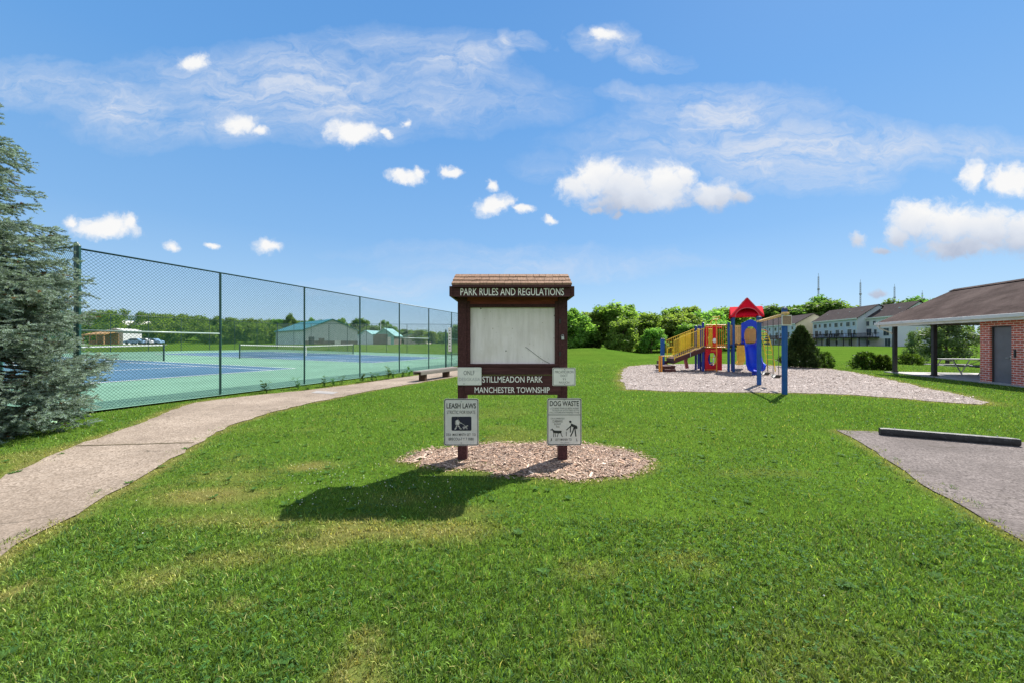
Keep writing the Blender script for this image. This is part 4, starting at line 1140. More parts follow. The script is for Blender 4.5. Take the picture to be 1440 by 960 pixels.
mb.box(xa_ + .05, xa_ + .36, TY0 + .025, TY0 + .045, 2.40, 2.5); tbuild(mb, 'slat_panel', M['tan_panel'])
mb = MB(); mb.box(xa_ + .1, xb_ - .05, TY1 - .02, TY1 + .02, zt2 + .04, 2.35); tbuild(mb, 'back_panel', M['tan_panel'])
mb = MB(); _x = at(1026, 481, 20.6).x; mb.box(_x, _x + .4, 20.6, 20.9, zt2 - .2, zt2 - .1); pbuild(mb, 'bridge_step', M['rubber'])
# roof: arched gables on four sides with sloped plastic shells
W2 = .74; ze_, zp = 2.98, 3.90
def gable_poly(w, h0, h1, k=14):
    # outer gable with an arch cut from below
    o = [(-w, h0), (-w * .93, h0 - .06), (-.54, h0 - .06)]
    for i in range(k + 1):
        a = PI - PI * i / k; o.append((.54 * math.cos(a), h0 - .06 + .48 * math.sin(a)))
    o += [(w * .93, h0 - .06), (w, h0), (.06, h1), (-.06, h1)]
    return o
def quadslab(mb, p, th):
    p = [Vector(v) for v in p]; n = (p[1] - p[0]).cross(p[3] - p[0]).normalized() * th
    return mb.add(p + [v + n for v in p], [(0, 1, 2, 3), (7, 6, 5, 4), (0, 4, 5, 1), (1, 5, 6, 2), (2, 6, 7, 3), (3, 7, 4, 0)])
mb = MB()
for yy in (-W2 - .02, W2 - .02): mb.prism(gable_poly(W2, ze_, zp), lambda a, b, t_: (rc.x + a, rc.y + yy + t_, b), 0, .045)
for xx in (-W2 - .02, W2 - .02): mb.prism(gable_poly(W2, ze_ - .0, zp - .40), lambda a, b, t_: (rc.x + xx + t_, rc.y + a, b), 0, .045)
for s in (-1, 1):
    quadslab(mb, [(rc.x + s * W2, rc.y - W2, ze_), (rc.x + s * W2, rc.y + W2, ze_), (rc.x, rc.y + W2, zp), (rc.x, rc.y - W2, zp)], .03 * s)
    quadslab(mb, [(rc.x - W2, rc.y + s * W2, ze_), (rc.x + W2, rc.y + s * W2, ze_), (rc.x + W2, rc.y, zp - .40), (rc.x - W2, rc.y, zp - .40)], -.03 * s)
rf = tbuild(mb, 'roof', worn('red_roof_plastic', (.72, .012, .035), .7, .1, 3, spec=.02))
mb = MB()
for i in range(14):
    a0, a1 = PI - PI * i / 14, PI - PI * (i + 1) / 14
    mb.beam((rc.x + .54 * math.cos(a0), rc.y - W2 - .03, ze_ - .06 + .48 * math.sin(a0)), (rc.x + .54 * math.cos(a1), rc.y - W2 - .03, ze_ - .06 + .48 * math.sin(a1)), .05, .05, (0, 1, 0))
for s in (-1, 1): mb.beam((rc.x + s * W2, rc.y - W2 - .03, ze_ + .0), (rc.x, rc.y - W2 - .03, zp + .02), .05, .05, (0, 1, 0))
tbuild(mb, 'roof_trim', worn('pale_red_edge', (.60, .04, .06), .3, .1), rf)
# slide hood and slide
hc = rc.x + .16; hw = .42
def hood(w, z0, z1, zs, aw, az0, az1, k=14):
    o = [(-w, z0), (-w, zs), (0, z1), (w, zs), (w, z0), (aw, z0)]
    for i in range(k + 1):
        a = PI * i / k; o.append((aw * math.cos(a), az0 + (az1 - az0) * math.sin(a)))
    return o + [(-aw, z0)]
mb = MB(); mb.prism(hood(hw, zt2 - .02, 2.80, 2.58, hw * .68, 1.98, 2.42), lambda a, b, t_: (hc + a, TY0 - .16 + t_, b), 0, .06); tbuild(mb, 'slide_hood', M['blue_plastic'], bevel=.01)
mb = MB(); mb.tube([(hc - .35, TY0 - .17, zt2 + .08), (hc + .35, TY0 - .17, zt2 + .08)], .016, 6); mb.tube([(hc - .1, TY0 - .17, zt2 + .08), (hc - .1, TY0 - .17, 2.2)], .012, 6); tbuild(mb, 'safety_bar', M['orange_coat'])
# slide trough, sweeping towards the viewer
prof = [(-.34, .26), (-.36, .30), (-.31, .30), (-.27, .12), (-.18, .02), (0, -.01), (.18, .02), (.27, .12), (.31, .30), (.36, .30), (.34, .26), (.30, .05), (.19, -.05), (0, -.08), (-.19, -.05), (-.30, .05)]
pathS = [(hc - .02, TY0 - .05, zt2 + .0), (hc, TY0 - .35, zt2 - .06), (hc + .01, TY0 - .75, 1.12), (hc + .02, TY0 - 1.15, .66), (hc + .03, TY0 - 1.5, .38), (hc + .04, TY0 - 1.8, .27), (hc + .05, TY0 - 2.05, .24)]
fine = []
for i in range(len(pathS) - 1):
    p0, p1, p2, p3 = [Vector(pathS[max(0, min(len(pathS) - 1, j))]) for j in (i - 1, i, i + 1, i + 2)]
    for k in range(5):
        s = k / 5; fine.append(.5 * ((2 * p1) + (p2 - p0) * s + (2 * p0 - 5 * p1 + 4 * p2 - p3) * s * s + (3 * p1 - p0 - 3 * p2 + p3) * s ** 3))
fine.append(Vector(pathS[-1])); ring = []; n = len(prof)
for i, p in enumerate(fine):
    d = (fine[min(i + 1, len(fine) - 1)] - fine[max(0, i - 1)]).normalized(); sdv = Vector((1, 0, 0)); uv_ = sdv.cross(d).normalized()
    if uv_.z < 0: uv_ = -uv_
    wsc = 1.0 + .28 * max(0, (i / len(fine) - .5) * 2)
    ring += [p + sdv * (a * wsc * .95) + uv_ * b for a, b in prof]
fs = [(i * n + j, i * n + (j + 1) % n, (i + 1) * n + (j + 1) % n, (i + 1) * n + j) for i in range(len(fine) - 1) for j in range(n)]
mb = MB(); mb.add(ring, fs + [tuple(range(n)), tuple(range((len(fine) - 1) * n, len(fine) * n))[::-1]]); tbuild(mb, 'slide', M['blue_plastic'], smooth=True)
mb = MB(); e = fine[-1]; mb.beam((e.x, e.y + .25, 0), (e.x, e.y + .25, .2), .3, .08, (0, 1, 0)); tbuild(mb, 'slide_foot', M['blue_plastic'])
# small yellow side slide behind, arched ladder on the right
mb = MB(); _x = at(1041, 481, 21.6).x; pts = [(_x + .0, 21.4, zt2), (_x + .15, 21.8, 1.3), (_x + .45, 22.3, .85), (_x + .72, 22.7, .45), (_x + .85, 23.1, .25)]
for s in (-.2, .2): mb.tube([(a + s, b, c + .1) for a, b, c in pts], .05, 8)
for (a, b, c), (a2, b2, c2) in zip(pts[:-1], pts[1:]): quadslab(mb, [(a - .2, b, c), (a + .2, b, c), (a2 + .2, b2, c2), (a2 - .2, b2, c2)], -.03)
pbuild(mb, 'small_slide', M['yellow_coat'])
mb = MB(); lx0, lx1 = at(1071, 481, 20.8).x, at(1085, 481, 20.8).x
arc = [(lx0 + (lx1 - lx0) * (i / 12), 2.12 - 2.1 * (i / 12) ** 2.0) for i in range(13)]
for yy in (20.5, 21.1): mb.tube([(a, yy, b) for a, b in arc], .024, 8)
for i in range(1, 12): mb.tube([(arc[i][0], 20.5, arc[i][1]), (arc[i][0], 21.1, arc[i][1])], .016, 6)
pbuild(mb, 'arch_climber', M['yellow_bright'])
mb = MB(); mb.tube([(arc[0][0] - .35, 20.5, 2.3), (arc[0][0], 20.5, 2.25), (arc[5][0] - .05, 20.5, arc[5][1] + .38)], .02, 8); mb.tube([(arc[0][0] - .35, 21.1, 2.3), (arc[0][0], 21.1, 2.25), (arc[5][0] - .05, 21.1, arc[5][1] + .38)], .02, 8); pbuild(mb, 'climber_rail', M['orange_coat'])

# ------------------------------------------------------------------ swing set
s1_, s2_ = Vector((*gp(1103.3, 554), 0)), Vector((*gp(1067.5, 541), 0))
ss = empty('swing_frame', 'two blue swing posts joined by a yellow beam, at the near edge of the chips', 'swing set', s1_)
ht = 2.54
for p, h_ in ((s1_, ht + .04), (s2_, ht - .06)):
    mb = MB(); mb.tube([p - up * .1, p + up * h_], .078, 16); o = wbuild(mb, 'post', M['blue_post'], ss)
    mb = MB(); mb.tube([p + up * h_, p + up * (h_ + .05), p + up * (h_ + .085)], [.085, .08, .04], 14); o2 = wbuild(mb, 'post_cap', M['cap_navy'], ss); o2.parent = o
    mb = MB(); mb.tube([p + up * (h_ - .14), p + up * (h_ - .06)], .086, 14); o2 = wbuild(mb, 'clamp', M['tan_panel'], ss); o2.parent = o
b0, b1 = s1_ + up * (ht - .09), s2_ + up * (ht - .17)
dd = (b1 - b0).normalized()
mb = MB(); mb.tube([b0 - dd * .28, b1], .045, 12); wbuild(mb, 'beam', M['tan_panel'], ss, smooth=True)
mb = MB(); mb.box(s1_.x - .15, s1_.x + .15, s1_.y - .10, s1_.y - .08, 2.10, 2.42); pl = wbuild(mb, 'sign_plate', M['trim_white'], ss)
mb = MB(); mb.box(s1_.x - .13, s1_.x + .13, s1_.y - .104, s1_.y - .1005, 2.13, 2.39); o = wbuild(mb, 'plate_face', M['plate_brown'], ss); o.parent = pl
for sgn, fr, lab in ((0, .30, 'black belt swing hanging on chains, nearer to the front blue post'), (1, .72, 'black belt swing hanging on chains, nearer to the blue slide')):
    c = b0.lerp(b1, fr); c0 = c - dd * .27; c1 = c + dd * .27
    sw = empty('belt_swing', lab, 'swing', (c.x, c.y, .5), 0, 'belt swings under the yellow beam')
    for q_ in (c0, c1):
        mb = MB(); e_ = Vector((q_.x, q_.y, .52)); n = 60
        for k in range(n):
            p, r_ = q_.lerp(e_, k / n), q_.lerp(e_, (k + .8) / n)
            mb.beam(p, r_, .026 if k % 2 else .010, .010 if k % 2 else .026, (0, 1, 0))
        mb.tube([q_ + up * .05, q_ - up * .03], .02, 6)
        wbuild(mb, 'chain', M['chain'], sw)
    mb = MB(); sdv = Vector((-dd.y, dd.x, 0)).normalized(); dh = Vector((dd.x, dd.y, 0)).normalized()
    pts = []
    for k in range(9):
        s = k / 8 * 2 - 1; pts.append(Vector((c.x, c.y, .44 + .10 * s * s)) + dh * (.27 * s))
    for p, q_ in zip(pts[:-1], pts[1:]): mb.beam(p, q_, .15, .025)
    wbuild(mb, 'seat', M['rubber'], sw)
# ------------------------------------------------------------------ brick picnic pavilion
pv = empty('picnic_pavilion', 'red brick park pavilion with brown shingle roof and open porch', 'pavilion', PAV, -math.atan2(.25, .968))
# local axes: +y runs away along the front wall, +x to the right into the building
def lb(mb, name, mat, parent=None, **k): return mb.build(name, mat, parent or pv, **k)
mb = MB(); mb.box(-.10, 6.2, -14, 5.2, -.1, .05); lb(mb, 'slab', M['slab'])
WT = 2.50; d0, d1, dh = -.42, -1.22, 2.16
mb = MB()
mb.box(0, .2, d0, 0, .05, WT); mb.box(0, .2, -14, d1, .05, WT); mb.box(0, .2, d1, d0, dh + .05, WT)
mb.box(.2, 5.8, -.2, 0, .05, WT + .0); mb.box(5.6, 5.8, -14, -.2, .05, WT); mb.box(.2, 5.6, -14, -13.8, .05, WT)
lb(mb, 'wall', M['brick'])
mb = MB(); mb.box(.09, .13, d1 + .04, d0 - .04, .07, dh); dr_ = lb(mb, 'door', M['grey_door'], bevel=.004)
mb = MB(); mb.box(.05, .17, d0 - .04, d0 - .002, .05, dh + .05); mb.box(.05, .17, d1 + .002, d1 + .04, .05, dh + .05); mb.box(.05, .17, d1 + .04, d0 - .04, dh + .002, dh + .048); lb(mb, 'door_frame', worn('dark_frame', (.05, .048, .052), .5, .1))
mb = MB(); mb.tube([(.09, d1 + .12, 1.02), (.02, d1 + .12, 1.02), (.02, d1 + .24, 1.02)], .014, 8); mb.box(.080, .092, d1 + .09, d1 + .15, .95, 1.1); lb(mb, 'handle', M['steel'], dr_)
mb = MB(); mb.box(-.04, .2, d1, d0, .05, .066); lb(mb, 'threshold', M['slab'])
mb = MB(); mb.box(-.03, .0, d1 - .17, d1 - .11, 1.05, 1.34); lb(mb, 'key_box', M['black_letter'])
for x in (.12, 5.6):
    for yy in (2.38, 4.85):
        mb = MB(); mb.box(x - .075, x + .075, yy - .075, yy + .075, .05, WT - .06); p_ = lb(mb, 'post', M['dark_post'], bevel=.006)
        mb = MB(); mb.box(x - .10, x + .10, yy - .10, yy + .10, .05, .12); lb(mb, 'post_base', M['dark_post'], p_)
mb = MB(); mb.box(.03, .21, .01, 5.0, WT - .06, WT + .1); mb.box(5.51, 5.69, .01, 5.0, WT - .06, WT + .1); mb.box(.22, 5.5, 4.82, 5.0, WT - .06, WT + .1); lb(mb, 'eave_beam', M['soffit'])
E0, E1, Ym, YM, RZ, EZ = -.42, 6.22, -14.5, 5.32, 4.30, 2.62
xm = (E0 + E1) / 2
mb = MB()
for s, x0 in ((1, E0), (-1, E1)):
    mb.add([(x0, Ym, EZ), (x0, YM, EZ), (xm, YM, RZ), (xm, Ym, RZ), (x0, Ym, EZ - .05), (x0, YM, EZ - .05), (xm, YM, RZ - .05), (xm, Ym, RZ - .05)],
           [(0, 1, 2, 3), (7, 6, 5, 4), (0, 4, 5, 1), (1, 5, 6, 2), (3, 2, 6, 7), (0, 3, 7, 4)])
rf = lb(mb, 'roof', M['shingle'])
mb = MB()
for s in (-1, 1): mb.beam((xm + s * .10, Ym, RZ - .025), (xm + s * .10, YM, RZ - .025), .24, .022, (s * .45, 0, 1))
lb(mb, 'ridge_cap', M['shingle'], rf)
mb = MB(); mb.tube([(xm - 1.35, -.75, 3.45), (xm - 1.35, -.75, 3.78)], .05, 10); lb(mb, 'vent_pipe', M['trim_white'], rf)
mb = MB(); mb.box(E0 + .02, E0 + .30, Ym, YM - .01, EZ - .22, EZ - .20); mb.box(.22, 5.5, 0.0, 4.8, WT + .02, WT + .04); lb(mb, 'soffit', M['soffit'])
mb = MB(); mb.box(E0 - .10, E0 - .005, Ym, YM + .02, EZ - .14, EZ + .0); mb.box(E0 + .0, E0 + .025, Ym, YM + .0, EZ - .24, EZ - .055); lb(mb, 'gutter', M['trim_white'], bevel=.012)
mb = MB()
for s, x0 in ((1, E0), (-1, E1)): mb.beam((x0, YM + .012, EZ - .10), (xm, YM + .012, RZ - .10), .02, .17, (0, 0, 1))
lb(mb, 'rake_board', M['trim_white'])
mb = MB(); mb.add([(.1, YM - .25, WT + .1), (5.7, YM - .25, WT + .1), (xm, YM - .25, RZ - .12), (.1, YM - .29, WT + .1), (5.7, YM - .29, WT + .1), (xm, YM - .29, RZ - .12)], [(0, 1, 2), (5, 4, 3), (0, 3, 4, 1), (1, 4, 5, 2), (2, 5, 3, 0)])
lb(mb, 'gable_end', M['siding_white'])
mb = MB(); mb.tube([(E0 - .05, YM - .25, EZ - .13), (E0 - .05, YM - .28, EZ - .28), (.0, 4.95, EZ - .52), (.04, 4.92, EZ - .62)], .035, 8); lb(mb, 'downspout', M['trim_white'])
mb = MB(); mb.box(-.16, -.11, 2.0, 5.2, .0, .052)
lb(mb, 'slab_edge', M['pale_slab'])

def picnic_table(loc, rz, label, dark=False):
    t = empty('picnic_table', label, 'picnic table', loc, rz, 'picnic tables in the pavilion')
    mt = M['deck_dark'] if dark else M['table_grey']
    mb = MB()
    for k in range(4): mb.box(-.95, .95, -.36 + k * .185, -.36 + k * .185 + .17, .72, .755)
    mb.build('table_top', mt, t)
    for s in (-1, 1):
        mb = MB()
        for k in range(2): mb.box(-.95, .95, s * .70 - .13 + k * .135, s * .70 - .13 + k * .135 + .12, .42, .45)
        mb.build('bench', mt, t)
        mb = MB(); x = s * .62
        mb.tube([(x, -.72, .0), (x, -.30, .70), (x, .30, .70)], .022, 8); mb.tube([(x, .72, .0), (x, .30, .70)], .022, 8); mb.tube([(x, -.78, .405), (x, .78, .405)], .020, 8); mb.tube([(x, -.2, .69), (x - s * .4, 0, .41)], .016, 6)
        mb.build('frame', M['table_frame'], t)
    return t
def pav(a, b, z=.05): return PAV + PA * a + PB * b + Vector((0, 0, z))
picnic_table(pav(4.1, 2.35), R(-8), 'grey plank picnic table with bent steel legs, left one under the pavilion roof')
picnic_table(pav(2.5, 2.9), R(14), 'dark picnic table half hidden behind the brick corner of the pavilion', True)

# ------------------------------------------------------------------ townhouses
def rowhouse(name, label, A, B, zg, ez, depth, rise, units, wall, endwall, decks, overhang=.35, basecol='base_tan', roof='shingle_far'):
    """front (rear elevation) wall from A (left) to B (right) as seen; body extends behind"""
    A, B = Vector((*A, 0)), Vector((*B, 0)); L = (B - A).length; d = (B - A) / L
    ang = math.atan2(d.y, d.x); t = empty(name, label, 'house', (A.x, A.y, zg), ang, 'townhouses beyond the lawn')
    H = ez - zg; xm = L; ym = depth / 2
    mb = MB()
    mb.add([(0, 0, -1), (L, 0, -1), (L, depth, -1), (0, depth, -1), (0, 0, H), (L, 0, H), (L, depth, H), (0, depth, H)], [(0, 3, 2, 1), (0, 1, 5, 4), (2, 3, 7, 6)])
    mb.build('wall', M[wall], t)
    for x, x2 in ((0, .05), (L - .05, L)):
        mb = MB()
        mb.add([(x, .02, -1), (x, depth - .02, -1), (x, depth - .02, H), (x, ym, H + rise), (x, .02, H), (x2, .02, -1), (x2, depth - .02, -1), (x2, depth - .02, H), (x2, ym, H + rise), (x2, .02, H)],
               [(0, 1, 2, 3, 4), (9, 8, 7, 6, 5), (2, 7, 8, 3), (3, 8, 9, 4), (0, 4, 9, 5), (1, 6, 7, 2)])
        mb.build('gable_wall', M[endwall], t)
    mb = MB(); o = overhang
    for y0, s in ((-o, 1), (depth + o, -1)):
        zz = H - rise * o / ym
        mb.add([(-o, y0, zz), (L + o, y0, zz), (L + o, ym, H + rise), (-o, ym, H + rise), (-o, y0, zz + .18), (L + o, y0, zz + .18), (L + o, ym, H + rise + .18), (-o, ym, H + rise + .18)],
               [(0, 1, 2, 3), (7, 6, 5, 4), (0, 4, 5, 1), (1, 5, 6, 2), (3, 2, 6, 7), (0, 3, 7, 4)])
    rf = mb.build('roof', M[roof], t)
    mb = MB()
    for u in range(units):
        x = (u + .5) * L / units; mb.box(x - .2, x + .2, ym - 2.2, ym - 1.8, H + rise * .5, H + rise * .5 + .55)
    mb.build('roof_vent', M['trim_white'], rf)
    mb = MB(); mb.box(-o, L + o, -o - .08, -o, H - .30, H + .02); mb.build('gutter', M['trim_white'], t)
    mb = MB(); mb.box(.06, L - .06, -.03, -.004, -.2, H * .27); mb.build('foundation', M[basecol], t)
    mb = MB()
    for x, x2 in ((-.02, .14), (L - .14, L + .02)): mb.box(x, x2, -.05, -.005, H * .28, H - .3)
    mb.build('corner_trim', M['trim_white'], t)
    fr0 = M['trim_white']; ul = L / units
    def win(x, z, w, h, nm='window'):
        mb = MB(); mb.box(x - w / 2 - .12, x + w / 2 + .12, -.07, -.035, z - .12, z + h + .12); f = mb.build(nm, fr0, t)
        mb = MB()
        k = 2 if w > 1.2 else 1
        for j in range(k):
            a = x - w / 2 + j * w / k + .03; mb.box(a, a + w / k - .06, -.085, -.072, z, z + h)
        mb.build('pane', M['glass'], f)
    for u in range(units):
        x0 = u * ul
        win(x0 + ul * .30, H * .72, 1.6, 1.25); win(x0 + ul * .75, H * .74, 1.0, 1.05)
        win(x0 + ul * .42, H * .37, 1.8, 1.95, 'patio_door'); win(x0 + ul * .80, H * .43, .95, 1.25)
        if u % 2: win(x0 + ul * .5, .25, 1.8, 1.95, 'patio_door')
        else: win(x0 + ul * .35, .6, 1.3, 1.1)
    for (f0, f1, mt) in decks:
        x0, x1 = f0 * L, f1 * L; zd_ = H * .335
        mb = MB(); mb.box(x0, x1, -3.0, -.09, zd_ - .28, zd_)
        for x in np.arange(x0 + .1, x1, .45): mb.box(x - .05, x + .05, -3.02, -2.94, zd_, zd_ + .95)
        for yy in (-2.3, -1.6, -.9):
            for x in (x0 + .05, x1 - .05): mb.box(x - .04, x + .04, yy - .05, yy + .05, zd_, zd_ + .95)
        mb.box(x0, x1, -3.04, -2.92, zd_ + .92, zd_ + 1.04); mb.box(x0, x0 + .1, -2.9, -.1, zd_ + .92, zd_ + 1.04); mb.box(x1 - .1, x1, -2.9, -.1, zd_ + .92, zd_ + 1.04)
        dk = mb.build('deck', M[mt], t)
        mb = MB()
        for x in (x0 + .15, (x0 + x1) / 2, x1 - .15): mb.box(x - .09, x + .09, -2.95, -2.77, -1, zd_ - .28)
        mb.build('deck_post', M[mt], dk)
    return t
def P2(px, Y): return ((px - CX) / F * Y, Y)
rowhouse('townhouse_row', 'long pale blue townhouse row with red brown and dark decks, left of the evergreen gap', P2(1143, 128), P2(1205.5, 106), .35, 8.35, 10, 3.6, 4, 'siding_blue', 'siding_blue', [(.0, .30, 'deck_brown'), (.36, .62, 'deck_dark'), (.66, .97, 'deck_dark')])
rowhouse('townhouse_row', 'pale townhouse row with one dark deck, just left of the pavilion porch', P2(1213, 107), P2(1262, 95.5), .35, 8.3, 9.5, 3.5, 2, 'siding_white', 'siding_blue', [(.0, .52, 'deck_dark')])
rowhouse('townhouse_row', 'townhouse row with tan gable end behind the dark conical evergreen', P2(1060, 165), P2(1119, 131), .4, 8.0, 11, 3.3, 4, 'siding_grey', 'siding_tan', [(.2, .45, 'deck_dark'), (.6, .85, 'deck_brown')])
rowhouse('townhouse_row', 'grey townhouse with a small gable seen through the play structure', P2(1012, 190), P2(1046, 165), .4, 8.4, 12, 3.4, 2, 'siding_grey', 'siding_grey', [])

# radio masts
for px, top, lab, gy_ in ((1151, 389, 'tallest thin radio mast, above the left wooded rise', 300), (1210, 397.5, 'thin radio mast above the long townhouse roof', 310), (1258, 403.5, 'short thin radio mast above the small rounded tree by the right townhouse', 330), (1297, 412, 'faint radio mast just above the pavilion roof', 380)):
    b0 = at(px, 450, gy_); tp = at(px, top, gy_)
    t = empty('radio_mast', lab, 'radio mast', (b0.x, b0.y, 0), 0, 'radio masts on the horizon')
    mb = MB(); w = .55
    for k in range(3):
        a = 2 * PI * k / 3; mb.beam((w * math.cos(a), w * math.sin(a), -2), (w * .8 * math.cos(a), w * .8 * math.sin(a), tp.z), .17, .17)
    n = 30
    for k in range(n):
        z0, z1 = tp.z * k / n, tp.z * (k + 1) / n
        for j in range(3):
            a, a2 = 2 * PI * j / 3, 2 * PI * ((j + 1) % 3) / 3
            mb.beam((w * math.cos(a), w * math.sin(a), z0), (w * math.cos(a2), w * math.sin(a2), z1), .07, .07)
    mb.build('lattice', M['mast'], t)
    mb = MB(); mb.tube([(0, 0, tp.z), (0, 0, tp.z + 2.5)], .12, 6); mb.tube([(0, 0, tp.z * .8), (0, 0, tp.z * .8 + 1.2)], .8, 8); mb.build('antenna', M['mast'], t)

# ------------------------------------------------------------------ buildings beyond the courts
def hall(name, label, A, B, zg, ez, depth, rise, wall, endwall, roof, base=None, ov=.4, ridge_along_front=False, windows=()):
    """gable end faces the viewer between A (left) and B (right); body runs away behind it"""
    A, B = Vector((*A, 0)), Vector((*B, 0)); Wd = (B - A).length; d = (B - A) / Wd
    t = empty(name, label, 'building', (A.x, A.y, zg), math.atan2(d.y, d.x)); H = ez - zg
    mb = MB(); mb.add([(0, 0, -1), (0, depth, -1), (0, depth, H), (0, 0, H), (Wd, 0, -1), (Wd, depth, -1), (Wd, depth, H), (Wd, 0, H)], [(0, 1, 2, 3), (4, 7, 6, 5)]); mb.build('side_wall', M[wall], t)
    for y in (.02, depth - .05):
        mb = MB(); mb.add([(.01, y, -1), (Wd - .01, y, -1), (Wd - .01, y, H), (Wd / 2, y, H + rise), (.01, y, H), (.01, y + .03, -1), (Wd - .01, y + .03, -1), (Wd - .01, y + .03, H), (Wd / 2, y + .03, H + rise), (.01, y + .03, H)], [(0, 1, 2, 3, 4), (9, 8, 7, 6, 5)])
        mb.build('gable_wall', M[endwall], t)
    mb = MB()
    for x0, s in ((-ov, 1), (Wd + ov, -1)):
        zz = H - rise * ov / (Wd / 2)
        mb.add([(x0, -ov, zz), (x0, depth + ov, zz), (Wd / 2, depth + ov, H + rise), (Wd / 2, -ov, H + rise), (x0, -ov, zz + .16), (x0, depth + ov, zz + .16), (Wd / 2, depth + ov, H + rise + .16), (Wd / 2, -ov, H + rise + .16)],
               [(0, 1, 2, 3), (7, 6, 5, 4), (0, 4, 5, 1), (1, 5, 6, 2), (3, 2, 6, 7), (0, 3, 7, 4)])
    mb.build('roof', M[roof], t)
    if base:
        mb = MB(); mb.box(.0, Wd, -.05, .015, -.5, H * .30); mb.build('base_band', M[base], t)
    for (x, z, w, h, m) in windows:
        mb = MB(); mb.box(x * Wd - w / 2, x * Wd + w / 2, -.10, -.055, z, z + h); mb.build('opening', M[m], t)
    return t
zB = lambda px, Y: float(tz(np.array([(px - CX) / F * Y]), np.array([Y]))[0])
hall('metal_hall', 'big metal hall with teal roof and pale grey gable end, beyond the farther net', P2(428, 88), P2(503, 97), 0.85, 4.5, 24, 2.6, 'teal_wall', 'barn_wall', 'teal_roof', 'barn_base', windows=[(.60, .2, 1.4, 1.0, 'trim_white'), (.12, .1, 1.2, 1.9, 'glass'), (.30, .1, 1.3, 1.6, 'barn_base')])
hall('aqua_roofed_shed', 'long low shed with aqua roof, right of the big teal hall', P2(499, 112), P2(531, 110), .9, 2.9, 9, 2.0, 'siding_grey', 'siding_grey', 'aqua_roof')
t = hall('aqua_roofed_pavilion', 'open shelter with peaked aqua roof, right of the long aqua shed', P2(527, 104), P2(554, 104), .9, 3.4, 7, 1.9, 'barn_base', 'aqua_roof', 'aqua_roof', None, windows=[(.3, -.5, 4.0, 3.4, 'barn_base'), (.75, -.5, 1.0, 2.6, 'trim_white')])
hall('pale_shed', 'low pale building in front of the square green tree clump', P2(568, 125), P2(600, 125), .9, 3.2, 8, 1.6, 'base_tan', 'base_tan', 'aqua_roof')
hall('white_depot', 'white box building beside an orange awning at the far left', P2(151, 100), P2(173, 101), 1.0, 4.6, 8, .5, 'siding_white', 'siding_white', 'trim_white', windows=[(.3, .2, 1.0, 1.8, 'barn_base')])
t = empty('orange_awning', 'open timber shelter with an orange awning roof, left of the white depot', 'shelter', (*P2(116, 96), .9))
mb = MB(); a, b = P2(114, 96)[0] - t.location.x, P2(146, 96)[0] - t.location.x
mb.add([(a, 0, 2.3), (b, 0, 2.5), (b, 4, 3.4), (a, 4, 3.2), (a, 0, 2.6), (b, 0, 2.8), (b, 4, 3.6), (a, 4, 3.4)], [(0, 3, 2, 1), (4, 5, 6, 7), (0, 1, 5, 4), (1, 2, 6, 5), (2, 3, 7, 6), (3, 0, 4, 7)]); mb.build('roof', M['orange_roof'], t)
for k in range(4):
    x = a + (b - a) * (k + .1) / 3.3; mb = MB(); mb.box(x - .12, x + .12, .2, .44, -.3, 2.4); mb.build('post', M['timber_tan'], t)
mb = MB(); mb.box(a, b, 3.6, 3.7, -.3, 3.0); mb.box(a + .8, a + 2.4, 1, 2, -.3, 1.2); mb.build('back_wall', M['timber_tan'], t)
for (px, Y, w, ez, lab) in ((170, 190, 5.5, 12.6, 'white gabled house high among the hillside trees, left one'), (190, 185, 4.2, 12.2, 'smaller white gabled house among the hillside trees, right of the first')):
    A, B = P2(px - w / 2 * F / Y * 1.0, Y), P2(px + w / 2 * F / Y, Y)
    hall('hillside_house', lab, A, B, 5.0, ez - 3, 8, 2.6, 'siding_white', 'siding_white', 'trim_white', windows=[(.35, 3.4, .8, 1.1, 'glass'), (.7, 3.4, .8, 1.1, 'glass')])
hall('garden_shed', 'tiny white shed left of the teal hall, half behind trees', P2(365, 130), P2(371, 130), 1.5, 4.0, 4, 1.4, 'siding_white', 'siding_white', 'deck_brown')
t = empty('flag_pole', 'white pole rising above the aqua pavilion roof', 'pole', (*P2(535.3, 118), .9))
mb = MB(); mb.tube([(0, 0, 0), (0, 0, 7.2)], [.14, .10], 8); mb.build('shaft', M['trim_white'], t); mb = MB(); mb.tube([(0, 0, 7.2), (0, 0, 7.4)], .16, 8); mb.build('finial', M['trim_white'], t)

def car(loc, rz, mat, label):
    t = empty('parked_car', label, 'car', loc, rz, 'cars parked beyond the far fence')
    prof_ = [(-2.1, .35), (-2.15, .75), (-1.9, .95), (-1.2, 1.0), (-.6, 1.45), (.75, 1.47), (1.45, 1.02), (2.05, .92), (2.15, .6), (2.1, .35)]
    mb = MB(); mb.prism(prof_, lambda a, b, t_: (a, t_, b), -.85, .85); mb.build('body', mat, t, bevel=.06)
    mb = MB()
    for y in (-.862, .852): mb.prism([(-1.0, 1.02), (-.55, 1.38), (.7, 1.40), (1.2, 1.02)], lambda a, b, t_: (a, t_ + y, b), 0, .01)
    mb.build('window', M['glass'], t)
    for x in (-1.35, 1.35):
        for y in (-.86, .70):
            mb = MB(); mb.tube([(x, y, .33), (x, y + .18, .33)], .33, 14); mb.build('wheel', M['rubber'], t)
for px, Y, mt, lab in ((191, 92, 'car_blue', 'pale blue car parked left of the others, past the far fence'), (203, 93, 'car_white', 'white car parked between two blue cars past the far fence'), (214.5, 94, 'car_blue', 'pale blue car parked rightmost, closest to the net post')):
    x, y = P2(px, Y); car((x, y, zB(px, Y)), R(random.uniform(-8, 8) + 8), M[mt], lab)
